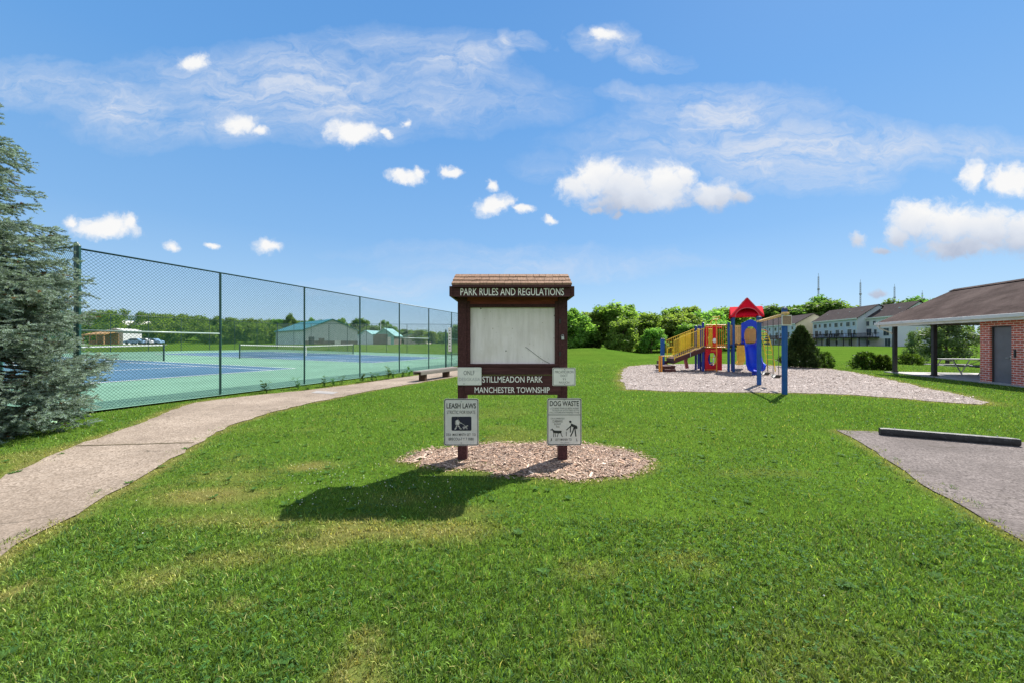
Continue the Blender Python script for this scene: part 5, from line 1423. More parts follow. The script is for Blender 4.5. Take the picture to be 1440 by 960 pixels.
# ------------------------------------------------------------------ trees
def leaf_cloud(rg, blobs, n, leaf, flat=.0):
    """n leaf quads spread over the shells of blobs (cx, cy, cz, rx, rz)"""
    B = np.array(blobs); wgt = B[:, 3] ** 2; wgt /= wgt.sum()
    k = rg.choice(len(B), n, p=wgt)
    d = rg.normal(size=(n, 3)); d /= np.linalg.norm(d, axis=1)[:, None]
    rad = rg.uniform(.25, 1.2, n) ** .7 * np.where(rg.random(n) < .12, 1.35, 1.0)
    c = B[k, :3] + d * np.c_[B[k, 3], B[k, 3], B[k, 4]] * rad[:, None]
    nrm = d * .22 + rg.normal(size=(n, 3)) * .6; nrm[:, 2] += .35; nrm /= np.linalg.norm(nrm, axis=1)[:, None]
    a = np.cross(nrm, rg.normal(size=(n, 3))); a /= np.linalg.norm(a, axis=1)[:, None]; b = np.cross(nrm, a)
    s = leaf * rg.uniform(.6, 1.35, n)[:, None]
    return np.stack([c - a * s, c - b * s * .55, c + a * s, c + b * s * .55], 1)
def limbs(rg, H, trunk_r, blobs, crown0, multi=1):
    mb = MB()
    for m in range(multi):
        ox, oy = (rg.uniform(-.06, .06) * H, rg.uniform(-.06, .06) * H) if multi > 1 else (0, 0)
        P = [(ox, oy, -.03 * H), (ox * 1.1 + .005 * H, oy, .12 * H), (ox * 1.3 - .01 * H, oy * 1.2 + .01 * H, .4 * H), (ox * 1.5, oy * 1.5, .8 * H)]
        mb.tube(P, [trunk_r * 1.3, trunk_r, trunk_r * .7, trunk_r * .15], 7)
    for i in rg.choice(len(blobs), min(len(blobs), 12), replace=False):
        b = blobs[i]; z0 = max(crown0 * H, min(b[2] - .12 * H, .6 * H)); mb.tube([(0, 0, z0), (b[0] * .55, b[1] * .55, (z0 + b[2]) / 2 + .02 * H), (b[0], b[1], b[2])], [trunk_r * .5, trunk_r * .32, trunk_r * .1], 5)
    return mb
def tree_proto(kind, seed, n=4200, leaf=.032, mat='leaf'):
    """unit-height tree (H = 1): crown quads + trunk/limbs"""
    rg = np.random.default_rng(seed); blobs = []
    if kind == 'round':
        for i in range(70):
            a = rg.uniform(0, 2 * PI); t = rg.uniform(0, 1); z = .14 + .77 * t; rr = .40 * math.sin(PI * (.16 + .76 * t)) ** .6 * rg.uniform(.3, 1.0)
            r = rg.uniform(.05, .125); blobs.append((rr * math.cos(a), rr * math.sin(a), z, r, r * 1.0))
    elif kind == 'tall':
        for i in range(70):
            a = rg.uniform(0, 2 * PI); t = rg.uniform(0, 1); z = .08 + .85 * t; rr = .30 * math.sin(PI * (.24 + .68 * t)) ** .7 * rg.uniform(.25, 1.0)
            r = rg.uniform(.04, .095); blobs.append((rr * math.cos(a), rr * math.sin(a), z, r, r * 1.3))
    elif kind == 'bushy':
        for i in range(66):
            a = rg.uniform(0, 2 * PI); t = rg.uniform(0, 1); z = .06 + .82 * t; rr = .52 * (1 - .55 * t) * rg.uniform(.3, 1.0)
            r = rg.uniform(.05, .13); blobs.append((rr * math.cos(a), rr * math.sin(a), z, r, r * 1.05))
    elif kind == 'open':
        for i in range(26):
            a = rg.uniform(0, 2 * PI); t = rg.uniform(0, 1); z = .34 + .58 * t; rr = .44 * math.sin(PI * (.1 + .8 * t)) ** .6 * rg.uniform(.3, 1.0)
            r = rg.uniform(.05, .11); blobs.append((rr * math.cos(a), rr * math.sin(a), z, r * 1.35, r * .6))
    q_ = leaf_cloud(rg, blobs, n, leaf)
    crown = quad_mesh('crown', q_, M[mat]); trunk = limbs(rg, 1.0, .022, blobs, .15 if kind != 'tall' else .08).build('trunk', M['bark'])
    cm, tm_ = crown.data, trunk.data
    bpy.data.objects.remove(crown); bpy.data.objects.remove(trunk)
    return cm, tm_
protos = {}
for key, kind, seed, n, leaf, mat in (('round', 'round', 1, 12000, .024, 'leaf'), ('round2', 'round', 2, 12000, .024, 'leaf'), ('tall', 'tall', 3, 11000, .022, 'leaf'), ('tall2', 'tall', 4, 11000, .022, 'leaf'), ('bushy', 'bushy', 5, 12000, .024, 'leaf'),
                                      ('far1', 'round', 6, 7000, .030, 'leaf_far'), ('far2', 'bushy', 7, 7000, .030, 'leaf_far'), ('far3', 'tall', 8, 7000, .026, 'leaf_far')):
    protos[key] = tree_proto(kind, seed, n, leaf, mat)
def tree(key, name, label, cat, px, top, Y, wscale, group, zg=None, rot=None):
    x = (px - CX) / F * Y
    zg = float(tz(np.array([x]), np.array([Y]))[0]) if zg is None else zg
    H = EYE - (top - HY) / F * Y - zg
    t = empty(name, label, cat, (x, Y, zg), random.uniform(0, 6.28) if rot is None else rot, group)
    t.scale = (H * wscale, H * wscale, H)
    for nm, me in zip(('crown', 'trunk'), protos[key]):
        o = bpy.data.objects.new(nm, me); col.objects.link(o); o.parent = t
    return t
G = 'trees behind the grassy mound'
for key, lab, px, top, Y, w in (
    ('tall', 'narrow light green tree right beside the notice board post', 808, 433, 60, 1.25),
    ('round2', 'dark rounded tree second from the notice board', 832, 437, 63, 1.05),
    ('tall2', 'tall broad tree above the crest of the mound, third from the notice board', 857, 429, 62, 1.5),
    ('bushy', 'lighter low bushy tree in front of the taller crowns above the mound', 876, 449, 56, 1.15),
    ('tall', 'tallest feathery tree right of the mound crest, top against the sky', 886, 428, 70, 1.15),
    ('round', 'mid green round tree between the feathery tree and the playground', 906, 441, 60, 1.1),
    ('bushy', 'low bush like tree at the foot of the tree line left of the ramp', 916, 462, 55, 1.2),
    ('round2', 'dense tree directly behind the two short blue transfer posts', 931, 446, 64, 1.15),
    ('tall2', 'ragged tall tree behind the lower end of the yellow ramp', 943, 434, 72, 1.2),
    ('round', 'broad bright tree behind the middle of the yellow ramp', 958, 440, 60, 1.25),
    ('tall', 'high ragged crown above the upper end of the yellow ramp', 968, 430.5, 70, 1.35),
    ('bushy', 'bright bushy tree low behind the yellow ramp railings', 975, 455, 56, 1.3),
    ('round2', 'rounded tree behind the red climbing tower', 992, 436, 66, 1.25),
    ('bushy', 'leafy low tree behind the posts of the red tower', 1005, 452, 58, 1.25),
    ('round', 'broad dark tree left of the peaked red roof', 1018, 434, 74, 1.3),
    ('round2', 'dark tree behind the peaked red roof', 1040, 436, 80, 1.2),
    ('bushy', 'dark low tree in the gap left of the grassy mound, beside the board', 789, 446, 66, 1.3),
): tree(key, 'deciduous_tree', lab, 'tree', px, top, Y, w * 1.22, G)
G = 'trees on the rise behind the townhouses'
for key, lab, px, top, Y, w in (
    ('far2', 'wide dark tree behind the swing beam, left of the front swing post', 1070, 431, 200, 1.6),
    ('far1', 'dark tree above the swing beam next to the swing sign plate', 1092, 430, 195, 1.5),
    ('far2', 'low rounded tree right of the front swing post', 1115, 431, 190, 1.6),
    ('far1', 'tree left of the tallest mast, above the tan gabled house', 1133, 427, 190, 1.4),
    ('far3', 'highest crown under the tallest radio mast', 1152, 416, 195, 1.2),
    ('far1', 'full dark tree right of the tallest radio mast', 1166, 424, 185, 1.4),
    ('far2', 'low tree above the left end of the long townhouse roof', 1184, 429, 190, 1.5),
    ('far1', 'low wide tree above the middle of the long townhouse roof', 1206, 431, 190, 1.5),
    ('far3', 'rounded umbrella like tree above the right townhouse roof', 1256, 421.5, 165, 1.25),
    ('far1', 'tree top peeking over the slope of the pavilion roof', 1297, 418, 175, 1.1),
    ('far2', 'small tree between the two townhouse roofs', 1231, 433, 180, 1.2),
    ('far2', 'dark tree filling the gap behind the peaked red roof, right side', 1050, 433, 200, 1.6),
): tree(key, 'distant_tree', lab, 'tree', px, top, Y, w, G, zg=.5)
G = 'trees around the teal roofed hall'
for key, lab, px, top, Y, w in (
    ('far3', 'tall open tree behind the left end of the teal hall', 408, 441.5, 140, 1.0),
    ('far1', 'dark rounded tree left of the teal hall roof', 390, 449, 145, 1.3),
    ('far3', 'thin crown above the ridge of the teal hall', 438, 447, 150, 1.1),
    ('far2', 'dark crown right of the teal hall ridge', 453, 449, 155, 1.2),
    ('far3', 'ragged tree behind the right roof slope of the teal hall', 480, 448, 150, 1.3),
    ('far1', 'tall tree at the right end of the teal hall', 507, 448.5, 145, 1.3),
    ('far2', 'dark broad tree behind the long aqua shed', 522, 457, 140, 1.6),
    ('far3', 'open crowned tree behind the white flag pole', 541, 451, 150, 1.2),
    ('far1', 'dark tree right of the aqua pavilion', 551, 458, 145, 1.3),
    ('far2', 'low tree behind the pale low building', 568, 462, 150, 1.3),
    ('round', 'light green broad clump right of the pale low building', 589, 464, 118, 1.4),
    ('round2', 'squarish green tree left of the gate', 607, 465.5, 122, 1.3),
    ('far1', 'dark tree close to the left post of the notice board', 646, 456, 110, 1.2),
    ('far2', 'tree hidden by the notice board left post and white strip', 630, 470, 125, 1.3),
): tree(key, 'distant_tree', lab, 'tree', px, top, Y, w, G)
# far wooded hillside beyond the tennis courts: one mass
rg = np.random.default_rng(77); blobs = []
def crest(px): return np.interp(px, [-200, 60, 130, 165, 200, 250, 300, 340, 385, 420], [425, 431, 436, 431, 437, 440, 446, 445, 452, 455])
for i in range(210):
    px = rg.uniform(-180, 410); Y = rg.uniform(135, 215); x = (px - CX) / F * Y; zg = float(tz(np.array([x]), np.array([Y]))[0])
    if 155 < px < 205 and Y < 198 and rg.random() < .75: continue
    ztop = EYE - (crest(px) + rg.uniform(0, 5) - HY) / F * Y; H = min(ztop - zg, rg.uniform(9, 15) if Y < 170 else 99)
    if H < 3: continue
    for k in range(9):
        a = rg.uniform(0, 2 * PI); t_ = rg.uniform(.2, .92); rr = min(4.5, H * .4) * math.sin(PI * t_) ** .6 * rg.uniform(.2, 1); r = rg.uniform(1.1, 2.1)
        blobs.append((x + rr * math.cos(a), Y + rr * math.sin(a), zg + H * t_ - r * .4, r, r * .85))
for i in range(110):     # lower belt of trees and hedge in front of the hill
    px = rg.uniform(-150, 385); Y = rg.uniform(112, 130); x = (px - CX) / F * Y; zg = float(tz(np.array([x]), np.array([Y]))[0])
    if px < 178: Y = rg.uniform(116, 130); x = (px - CX) / F * Y
    for k in range(5):
        r = rg.uniform(1.0, 1.9); blobs.append((x + rg.uniform(-2, 2), Y + rg.uniform(-2, 2), zg + rg.uniform(.6, 5.2), r, r * .85))
tag(quad_mesh('wooded_hillside', leaf_cloud(rg, blobs, 170000, .36), M['leaf_far']), 'dense green woods covering the hillside beyond the tennis courts', 'woods', None, 'stuff')
# far belt of woods closing the horizon right of the mound and further round
blobs = []
for i in range(150):
    px = rg.uniform(560, 1560); Y = rg.uniform(225, 300); x = (px - CX) / F * Y
    H = (EYE - (rg.uniform(438, 448) - HY) / F * Y) if px > 780 else (EYE - (rg.uniform(468, 473) - HY) / F * Y)
    for k in range(7):
        r = rg.uniform(2.0, 3.6); t_ = rg.uniform(.05, .95); blobs.append((x + rg.uniform(-6, 6), Y + rg.uniform(-6, 6), max(1, H * t_ - r * .5), r, r * .85))
tag(quad_mesh('distant_woods', leaf_cloud(rg, blobs, 42000, .75), M['leaf_far']), 'far belt of woods closing the horizon on the right', 'woods', None, 'stuff')

blobs = []
for i in range(130):     # continuous tree belt behind the teal roofed hall
    px = rg.uniform(375, 668); Y = rg.uniform(158, 190); x = (px - CX) / F * Y; zg = float(tz(np.array([x]), np.array([Y]))[0])
    top = np.interp(px, [375, 420, 520, 560, 620, 668], [453, 452, 455, 462, 466, 464]) + rg.uniform(-1, 6); H = EYE - (top - HY) / F * Y - zg
    for k in range(8):
        r = rg.uniform(1.0, 2.2); t_ = rg.uniform(.1, .95); blobs.append((x + rg.uniform(-3.5, 3.5), Y + rg.uniform(-3, 3), zg + max(.8, H * t_ - r * .5), r, r * .85))
tag(quad_mesh('tree_belt', leaf_cloud(rg, blobs, 60000, .42), M['leaf_far']), 'continuous belt of trees behind the teal roofed hall', 'woods', None, 'stuff')

# small pale tree behind the pavilion
protos['pale'] = tree_proto('bushy', 21, 9000, .022, 'leaf_pale')
protos['pale2'] = tree_proto('round', 22, 9000, .020, 'leaf_pale')
tree('pale2', 'young_tree', 'pale leaved young tree with dark trunk, seen through the open pavilion', 'tree', 1332, 446, 28.5, 1.25, None)
tree('pale', 'young_tree', 'small pale tree left of the young tree, beside the first pavilion post', 'tree', 1287, 463, 33, .62, None)
# conical evergreen, shrubs
rg = np.random.default_rng(5)
def evergreen(name, label, px, base, top, wpx, mat, seed, n=5200, shape='cone', leaf=.06, cat='shrub', group=None):
    rg = np.random.default_rng(seed); Y = F * EYE / (base - HY); x = (px - CX) / F * Y; H = EYE - (top - HY) / F * Y; Rm = wpx / F * Y / 2
    t = empty(name, label, cat, (x, Y, 0), 0, group)
    u = rg.random(n); a = rg.uniform(0, 2 * PI, n)
    lob = 1 + .22 * np.sin(a * 5 + u * 9) + .15 * np.sin(a * 9 - u * 16)
    if shape == 'cone': prof_ = (1 - u) ** .75 * (.55 + .45 * np.minimum(1, u * 6 + .35))
    else: prof_ = np.sqrt(np.clip(1 - (u * 1.05 - .15) ** 2 * 1.15, 0.02, 1)) * (.75 + .25 * np.sin(a * 3 + 1))
    rad = Rm * prof_ * lob * rg.uniform(.45, 1.05, n) ** .5
    c = np.c_[rad * np.cos(a), rad * np.sin(a), H * (.02 + .98 * u) * (1 + (.06 * np.sin(a * 4 + seed) if shape != 'cone' else 0))]
    d = np.c_[np.cos(a), np.sin(a), np.full(n, 1.1 if shape == 'cone' else .7)] + rg.normal(size=(n, 3)) * .5; d /= np.linalg.norm(d, axis=1)[:, None]
    sd_ = np.cross(d, rg.normal(size=(n, 3))); sd_ /= np.linalg.norm(sd_, axis=1)[:, None]
    s = leaf * rg.uniform(.6, 1.5, n)[:, None]
    q_ = np.stack([c - sd_ * s * .25, c + d * s * .5 - sd_ * s * .35, c + d * s * 1.5, c + d * s * .5 + sd_ * s * .35], 1)
    quad_mesh('foliage', q_, M[mat], t)
    mb = MB()
    for k in range(1 if shape == 'cone' else 6):
        aa = rg.uniform(0, 6.28); rr = 0 if shape == 'cone' else Rm * .6
        mb.tube([(0, 0, -.05), (rr * .5 * math.cos(aa), rr * .5 * math.sin(aa), H * .4), (rr * math.cos(aa), rr * math.sin(aa), H * .8)], [.05, .03, .008], 6)
    mb.build('stem', M['bark'], t)
    return t
evergreen('conical_evergreen', 'dark conical evergreen right of the front swing post', 1126, 516.5, 461, 44, 'leaf_dark', 3, 9000, 'cone', .11, 'evergreen')
S = 'shrubs at the edge of the playground'
evergreen('shrub', 'small dark green shrub right beside the conical evergreen', 1160, 516.5, 496, 26, 'leaf_bush', 4, 2200, 'round', .07, 'shrub', S)
evergreen('shrub', 'wide weedy shrub left of the first pavilion post', 1218, 518.5, 496, 32, 'leaf_bush', 6, 3000, 'round', .08, 'shrub', S)
evergreen('shrub', 'low weedy shrub touching the first pavilion post', 1241, 519.5, 500, 26, 'leaf_bush', 8, 2400, 'round', .08, 'shrub', S)
evergreen('shrub', 'low dark bush behind the pavilion slab, between its posts', 1281, 512, 498, 34, 'leaf_bush', 9, 2400, 'round', .08, 'shrub', S)

# weeds along the fence foot
def weed(px, py, h, label, seed):
    rg = np.random.default_rng(seed); x, y = gp(px, py)
    t = empty('weed', label, 'weed', (x, y, .01), 0, 'weeds at the foot of the fence'); qs = []; mb = MB()
    for s in range(rg.integers(3, 6)):
        a = rg.uniform(0, 6.28); l = rg.uniform(.03, .18); hh = 1.25 * h * rg.uniform(.55, 1.0); tip = Vector((l * math.cos(a), l * math.sin(a), hh))
        mb.tube([(0, 0, -.02), tip * .5 + Vector((0, 0, .02)), tip], [.006, .005, .002], 5)
        for k in range(9):
            f = (k + 1.5) / 10; c = np.array(tip) * f; b = rg.uniform(0, 6.28); d = np.array((math.cos(b), math.sin(b), rg.uniform(-.25, .5))); sd_ = np.array((-math.sin(b), math.cos(b), 0)); L = h * rg.uniform(.3, .52)
            qs.append([c, c + d * L * .5 - sd_ * L * .28, c + d * L, c + d * L * .5 + sd_ * L * .28])
    quad_mesh('leaves', np.array(qs), M['leaf_weed'], t); mb.build('stem', M['leaf_weed'], t)
for i, (px, py, h, lab) in enumerate((
    (375, 552, .34, 'leafy weed at the fence foot, first one right of the tall middle rail post'), (419.5, 547, .38, 'tall weed hugging the left side of the second fence post'), (432, 547.5, .20, 'low weed just right of the second fence post'),
    (456, 543.5, .34, 'bushy weed midway between the second and third fence posts'), (470, 541.8, .28, 'left one of two spreading weeds before the third fence post'), (481, 540.3, .30, 'right one of two spreading weeds before the third fence post'),
    (509, 537.5, .36, 'upright weed just right of the third fence post'), (523.5, 535.5, .34, 'left weed of the close pair past the third fence post'), (529.5, 534.8, .36, 'right weed of the close pair past the third fence post'),
    (546, 532.5, .50, 'tallest curling weed before the fourth fence post'), (553.5, 531.5, .32, 'thin weed just before the fourth fence post'), (566, 529.5, .30, 'low weed between the fourth fence post and the bench'), (575.5, 528.3, .46, 'tall weed nearest to the bench'))):
    weed(px, py, h, lab, 100 + i)

# ------------------------------------------------------------------ blue spruce
sp = empty('blue_spruce', 'large blue grey spruce with sweeping branches at the left edge', 'spruce tree', (-9.35, 6.35, 0))
rg = np.random.default_rng(42)
def spruce_R(z): return np.interp(z, [.1, .5, 1.0, 1.8, 2.6, 3.3, 3.6, 4.1, 4.8, 5.4, 6.0, 7.4], [1.25, 1.72, 1.80, 1.55, 1.48, 1.45, 1.20, .90, .84, .48, .18, .05])
SX = sp.location.x
segs = []; wood_mb = MB()
mbt = MB(); mbt.tube([(0, 0, -.1), (.02, 0, 2), (0, .03, 4.5), (0, 0, 7.4)], [.17, .13, .08, .01], 10); mbt.build('trunk', M['bark'], sp)
z = .16
while z < 7.2:
    Rz = float(spruce_R(z)); nb = 13 if z < 3.5 else 9
    a0 = rg.uniform(0, 6.28)
    for b in range(nb):
        az = a0 + 2 * PI * b / nb + rg.normal() * .2
        if math.cos(az - 2.6) > .6 and rg.random() < .6: continue        # far side, away from the lawn
        L = Rz * rg.uniform(.70, 1.08); zz = z + rg.normal() * (.10 if z < 3.4 else .05)
        dirv = np.array((math.cos(az), math.sin(az), 0)); sdv = np.array((-math.sin(az), math.cos(az), 0))
        drp = rg.uniform(.10, .30) if z < 3.4 else rg.uniform(-.10, .12); lift = rg.uniform(.10, .32)
        def bp(t): return dirv * (L * t) + np.array((0, 0, zz - drp * L * math.sin(PI * min(1, t * .7)) + lift * L * max(0, t - .5) ** 1.5 * 1.6)) + sdv * (.05 * L * math.sin(3 * t + b))
        wood_mb.tube([Vector(bp(t)) for t in (0, .3, .6, .9)], [.020, .014, .009, .004], 5)
        # a bough: dense flat fan of overlapping side shoots that hang a little at their ends
        t = max(.12, 1 - .95 / L); side = 1; wmax = rg.uniform(.30, .46) * min(1.0, .45 + L * .4)
        while t < 1.0:
            p = bp(t); fan = wmax * (1 - ((t - .45) / .62) ** 2 * .75) if t > .45 else wmax * (.75 + .25 * t / .45)
            for rep in range(2):
                side = -side; sl = fan * rg.uniform(.6, 1.15); ang = rg.uniform(.45, 1.05)
                tw = dirv * math.cos(ang) + sdv * (side * math.sin(ang)) + np.array((0, 0, rg.uniform(-.34, .26))); tw /= np.linalg.norm(tw)
                n = max(1, int(sl / .10)); q0 = p + np.array((0, 0, rg.uniform(-.03, .03)))
                for k in range(n):
                    d_ = tw + np.array((0, 0, -.10 * k)) + rg.normal(size=3) * .13; d_ /= np.linalg.norm(d_)
                    segs.append((*q0, *d_, sl / n * 1.15, (k + 1) / n * .5 + t * .5)); q0 = q0 + d_ * sl / n
                    if rg.random() < .55:
                        d2 = d_ * .6 + sdv * rg.uniform(-.8, .8) + np.array((0, 0, rg.uniform(-.35, .35))); d2 /= np.linalg.norm(d2); segs.append((*q0, *d2, .09 * rg.uniform(.7, 1.3), (k + 1) / n * .5 + t * .5))
            t += .050 / L * rg.uniform(.8, 1.25)
        p0, p1 = bp(.93), bp(1.02); d_ = p1 - p0; d_ /= np.linalg.norm(d_); segs.append((*p0, *d_, .16, 1))
    z += .18 if z < 3.4 else (.34 if z < 5.4 else .28)
wood_mb.build('branches', M['bark'], sp)
S = np.array(segs); NN = 38; n = len(S)
base = np.repeat(S[:, :3], NN, 0); D = np.repeat(S[:, 3:6], NN, 0); Ls = np.repeat(S[:, 6], NN); tipf = np.repeat(S[:, 7], NN)[:, None]
m = len(base); s = rg.uniform(-.02, 1.0, m); rnd = rg.normal(size=(m, 3)); rad = rnd - D * (rnd * D).sum(1)[:, None]; rad /= np.linalg.norm(rad, axis=1)[:, None]
rad[:, 2] = rad[:, 2] * .8 + .18
nd = D * .62 + rad * .75; nd /= np.linalg.norm(nd, axis=1)[:, None]
nl = rg.uniform(.026, .042, m); w = np.cross(nd, rg.normal(size=(m, 3))); w /= np.linalg.norm(w, axis=1)[:, None]
c = base + D * (Ls * s)[:, None]
tri = np.stack([c - w * .0052, c + w * .0052, c + nd * nl[:, None]], 1)
tb = np.repeat(np.exp(rg.normal(size=n) * .22), NN)[:, None]; hue = np.clip(tipf * 1.2 - .35 + np.repeat(rg.normal(size=n) * .18, NN)[:, None], 0, 1)
tn = (np.array((.115, .165, .125)) * (1 - hue) + np.array((.295, .375, .335)) * hue) * tb      # new growth at the tips is paler
dead = np.repeat(rg.random(n) < .010, NN)[:, None]; tn = np.where(dead, np.array((.22, .12, .05)), tn)
tri_mesh('foliage', tri, M['needle'], sp, tn)
print('spruce segs', n, 'tris', m)

# ------------------------------------------------------------------ sky, sun, camera
SUN_DIR = Vector((1.30, 1.38, 2.28)).normalized()
el, rot = math.asin(SUN_DIR.z), math.atan2(SUN_DIR.x, SUN_DIR.y)
EXPO, SKY_S, SUN_S = .85, .10, 4.9
w = bpy.data.worlds.new('World'); scene.world = w; w.use_nodes = True; nt = w.node_tree
for n_ in list(nt.nodes): nt.nodes.remove(n_)
out = nt.nodes.new('ShaderNodeOutputWorld'); bg = nt.nodes.new('ShaderNodeBackground')
sky = nt.nodes.new('ShaderNodeTexSky'); sky.sky_type = 'NISHITA'; sky.sun_disc = False
sky.sun_elevation = el; sky.sun_rotation = rot; sky.air_density = 1.0; sky.dust_density = .25; sky.ozone_density = 3.0; sky.altitude = 200
bg.inputs[1].default_value = SKY_S
# clouds: fixed directions in the sky dome
tc = nt.nodes.new('ShaderNodeTexCoord'); sp_ = nt.nodes.new('ShaderNodeSeparateXYZ'); nt.links.new(tc.outputs['Generated'], sp_.inputs[0])
K_ = 1 / (2 ** EXPO * SKY_S)
grad = ramp(nt, [(0, (.46, .66, .87)), (.10, (.37, .60, .87)), (.25, (.225, .475, .84)), (.50, (.135, .38, .80)), (1, (.06, .24, .64))], sp_.outputs[2])
gs = mixc(nt, 1.0, grad.outputs[0], (K_, K_, K_), 'MULTIPLY')
nt.links.new(mixc(nt, .85, sky.outputs[0], gs), bg.inputs[0])
yc = mth(nt, 'MAXIMUM', sp_.outputs[1], .04)
cu = mth(nt, 'DIVIDE', sp_.outputs[0], yc); cv = mth(nt, 'DIVIDE', sp_.outputs[2], yc)
P = nt.nodes.new('ShaderNodeCombineXYZ'); nt.links.new(cu, P.inputs[0]); nt.links.new(cv, P.inputs[1]); P = P.outputs[0]
def vmath(op, a, b=None):
    n_ = nt.nodes.new('ShaderNodeVectorMath'); n_.operation = op
    for i, v in enumerate((a, b)):
        if v is None: continue
        if hasattr(v, 'is_output'): nt.links.new(v, n_.inputs[i])
        else: n_.inputs[i].default_value = v
    return n_.outputs['Value'] if op in ('LENGTH', 'DOT_PRODUCT', 'DISTANCE') else n_.outputs[0]
def nz(vec, scale, detail, rough, col_=False, dist=0):
    n_ = nt.nodes.new('ShaderNodeTexNoise'); n_.inputs['Scale'].default_value = scale; n_.inputs['Detail'].default_value = detail; n_.inputs['Roughness'].default_value = rough; n_.inputs['Distortion'].default_value = dist
    nt.links.new(vec, n_.inputs['Vector']); return n_.outputs['Color' if col_ else 'Fac']
warp = vmath('MULTIPLY', vmath('SUBTRACT', nz(P, 11, 6, .62, True), (.5, .5, .5)), (.095, .065, 0))
Pw = vmath('ADD', P, warp)
cum = [(812, 262, 42, 30), (842, 248, 46, 34), (880, 262, 60, 34), (935, 262, 50, 42), (962, 252, 32, 26), (1005, 276, 48, 26), (1040, 278, 32, 16), (900, 282, 100, 22), (834, 293, 20, 8), (869, 301, 14, 11),
       (1290, 308, 50, 36), (1340, 318, 60, 40), (1390, 325, 56, 42), (1440, 328, 50, 36), (1350, 350, 80, 18), (1262, 330, 26, 24), (1368, 246, 26, 30), (1425, 252, 50, 28), (1480, 262, 60, 40),
       (1206, 338, 22, 18), (1238, 352, 18, 9), (497, 186, 46, 21), (543, 190, 14, 8), (338, 174, 34, 20), (365, 184, 22, 12), (568, 251, 38, 13), (588, 245, 18, 12), (632, 241, 26, 11), (695, 290, 42, 20), (690, 262, 18, 15), (735, 296, 22, 10), (775, 308, 24, 11),
       (150, 320, 60, 19), (184, 316, 26, 24), (105, 312, 22, 16), (375, 347, 32, 15), (240, 345, 20, 10), (297, 346, 15, 8), (574, 177, 13, 13), (1240, 412, 20, 9), (1300, 422, 16, 6), (273, 88, 30, 17), (850, 48, 30, 13)]
best = None; vsh = None
for (px, py, rx, ry) in cum:
    c = ((px - CX) / F, (HY - py) / F, 0)
    d_ = vmath('LENGTH', vmath('MULTIPLY', vmath('SUBTRACT', Pw, c), (F / rx, F / ry, 0)))
    f = mth(nt, 'SUBTRACT', 1.0 if rx >= 45 else (.86 if rx > 24 else .78), d_)
    best = f if best is None else mth(nt, 'SMOOTH_MAX', best, f, .12)
det = nz(Pw, 34, 7, .62)
fld = mth(nt, 'ADD', best, mth(nt, 'MULTIPLY', mth(nt, 'SUBTRACT', det, .5), .95))
mr = nt.nodes.new('ShaderNodeMapRange'); mr.interpolation_type = 'SMOOTHSTEP'; nt.links.new(fld, mr.inputs[0]); mr.inputs[1].default_value = -.03; mr.inputs[2].default_value = .62
a_cum = mr.outputs[0]
# wisps of cirrus, drawn out along a shallow slant
wr = vmath('MULTIPLY', vmath('SUBTRACT', nz(P, 3.2, 5, .62, True), (.5, .5, .5)), (.42, .16, 0))
Pc = vmath('ADD', P, wr)
cir = [(420, 120, 190, 62, .9), (500, 150, 100, 50, .8), (175, 145, 100, 44, .85), (60, 120, 120, 34, .5), (270, 100, 130, 34, .4), (640, 92, 80, 38, .85), (300, 180, 200, 30, .4), (560, 60, 120, 24, .4), (705, 68, 22, 22, .7), (600, 140, 190, 44, .5), (855, 55, 50, 24, .8), (925, 80, 60, 16, .55), (900, 128, 60, 14, .4), (1020, 158, 130, 40, .9), (1120, 215, 150, 48, 1.0), (980, 200, 180, 44, .5),
       (1240, 215, 160, 34, .7), (1180, 255, 90, 24, .5), (1390, 205, 120, 26, .5), (770, 372, 210, 17, .38), (560, 403, 110, 16, .35), (700, 355, 200, 10, .2), (1040, 132, 60, 14, .4), (740, 60, 30, 14, .5), (870, 232, 130, 24, .3)]
cb = None
for (px, py, rx, ry, s_) in cir:
    c = ((px - CX) / F, (HY - py) / F, 0)
    d_ = vmath('LENGTH', vmath('MULTIPLY', vmath('SUBTRACT', Pc, c), (F / rx / 1.25, F / ry / 1.25, 0)))
    f = mth(nt, 'MULTIPLY', mth(nt, 'SUBTRACT', 1.0, d_, clamp=True), s_)
    cb = f if cb is None else mth(nt, 'MAXIMUM', cb, f)
mp = nt.nodes.new('ShaderNodeMapping'); mp.inputs['Rotation'].default_value = (0, 0, R(8)); mp.inputs['Scale'].default_value = (1, 3.0, 1); nt.links.new(Pc, mp.inputs[0])
fib = nz(mp.outputs[0], 7.5, 9, .68, dist=.9)
mr2 = nt.nodes.new('ShaderNodeMapRange'); nt.links.new(fib, mr2.inputs[0]); mr2.inputs[1].default_value = .30; mr2.inputs[2].default_value = .72
a_cir = mth(nt, 'MINIMUM', mth(nt, 'MULTIPLY', mth(nt, 'MULTIPLY', mth(nt, 'POWER', cb, .8), mth(nt, 'ADD', mr2.outputs[0], .06)), 1.35, clamp=True), .85)
cloud = nt.nodes.new('ShaderNodeBackground')
body = nz(Pw, 9, 4, .5)
right = mth(nt, 'GREATER_THAN', cu, (1170 - CX) / F)
left = mth(nt, 'LESS_THAN', cu, (790 - CX) / F)
base_v = mth(nt, 'ADD', mth(nt, 'MULTIPLY_ADD', right, (HY - 362) / F - (HY - 304) / F, (HY - 304) / F), mth(nt, 'MULTIPLY', left, -.22))
hgt = mth(nt, 'DIVIDE', mth(nt, 'SUBTRACT', cv, base_v), .15)
shade = mth(nt, 'ADD', mth(nt, 'MINIMUM', mth(nt, 'MAXIMUM', hgt, 0.0), 1.0), mth(nt, 'MULTIPLY', mth(nt, 'SUBTRACT', body, .5), .8))
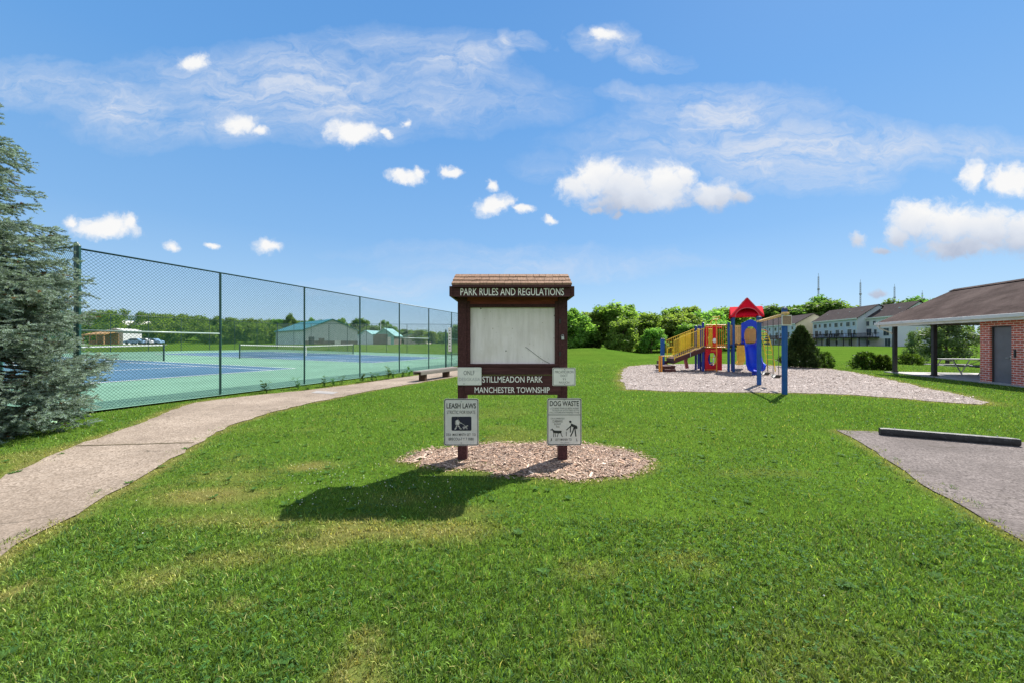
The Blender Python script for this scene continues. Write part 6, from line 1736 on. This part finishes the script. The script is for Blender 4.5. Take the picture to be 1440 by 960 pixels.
CB = .95 / 2 ** EXPO
ccol = ramp(nt, [(.0, (.50, .57, .72)), (.36, (.78, .83, .92)), (.78, (1.0, 1.0, 1.0))], shade)
nt.links.new(ccol.outputs[0], cloud.inputs[0]); cloud.inputs[1].default_value = CB
wis = nt.nodes.new('ShaderNodeBackground'); wis.inputs[0].default_value = (.80, .87, 1.0, 1); wis.inputs[1].default_value = CB * .92
m1 = nt.nodes.new('ShaderNodeMixShader'); nt.links.new(a_cir, m1.inputs[0]); nt.links.new(bg.outputs[0], m1.inputs[1]); nt.links.new(wis.outputs[0], m1.inputs[2])
# unseen broken cloud behind the viewer, added to light shaded front faces white
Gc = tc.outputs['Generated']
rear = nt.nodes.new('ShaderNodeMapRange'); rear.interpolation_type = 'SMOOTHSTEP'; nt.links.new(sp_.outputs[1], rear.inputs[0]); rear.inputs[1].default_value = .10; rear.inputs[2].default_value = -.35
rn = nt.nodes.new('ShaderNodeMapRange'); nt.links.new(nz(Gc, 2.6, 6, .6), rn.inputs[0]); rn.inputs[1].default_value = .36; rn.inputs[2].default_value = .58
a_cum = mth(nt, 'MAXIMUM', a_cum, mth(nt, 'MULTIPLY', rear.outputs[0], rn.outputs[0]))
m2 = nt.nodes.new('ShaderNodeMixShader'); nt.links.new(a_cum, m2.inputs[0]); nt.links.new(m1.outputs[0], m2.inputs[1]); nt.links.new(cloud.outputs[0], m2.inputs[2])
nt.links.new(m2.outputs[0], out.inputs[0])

sl = bpy.data.lights.new('sun', 'SUN'); sl.energy = SUN_S; sl.angle = R(.53); sl.color = (1, .955, .88)
so = bpy.data.objects.new('sun', sl); col.objects.link(so); so.rotation_euler = (-SUN_DIR).to_track_quat('-Z', 'Y').to_euler(); so.location = (30, 30, 60)
cam = bpy.data.cameras.new('camera'); cam.sensor_width = 36; cam.lens = F * 36 / 1440; cam.clip_start = .05; cam.clip_end = 4000
cam.shift_y = -(480 - HY) / 1440
co_ = bpy.data.objects.new('camera', cam); col.objects.link(co_); co_.location = (0, 0, EYE); co_.rotation_euler = (R(90), 0, 0)
scene.camera = co_
vs = scene.view_settings; vs.view_transform = 'Standard'; vs.look = 'None'; vs.gamma = 1; vs.exposure = EXPO; vs.use_curve_mapping = False
scene.cycles.max_bounces = 10; scene.cycles.diffuse_bounces = 5; scene.cycles.transparent_max_bounces = 8
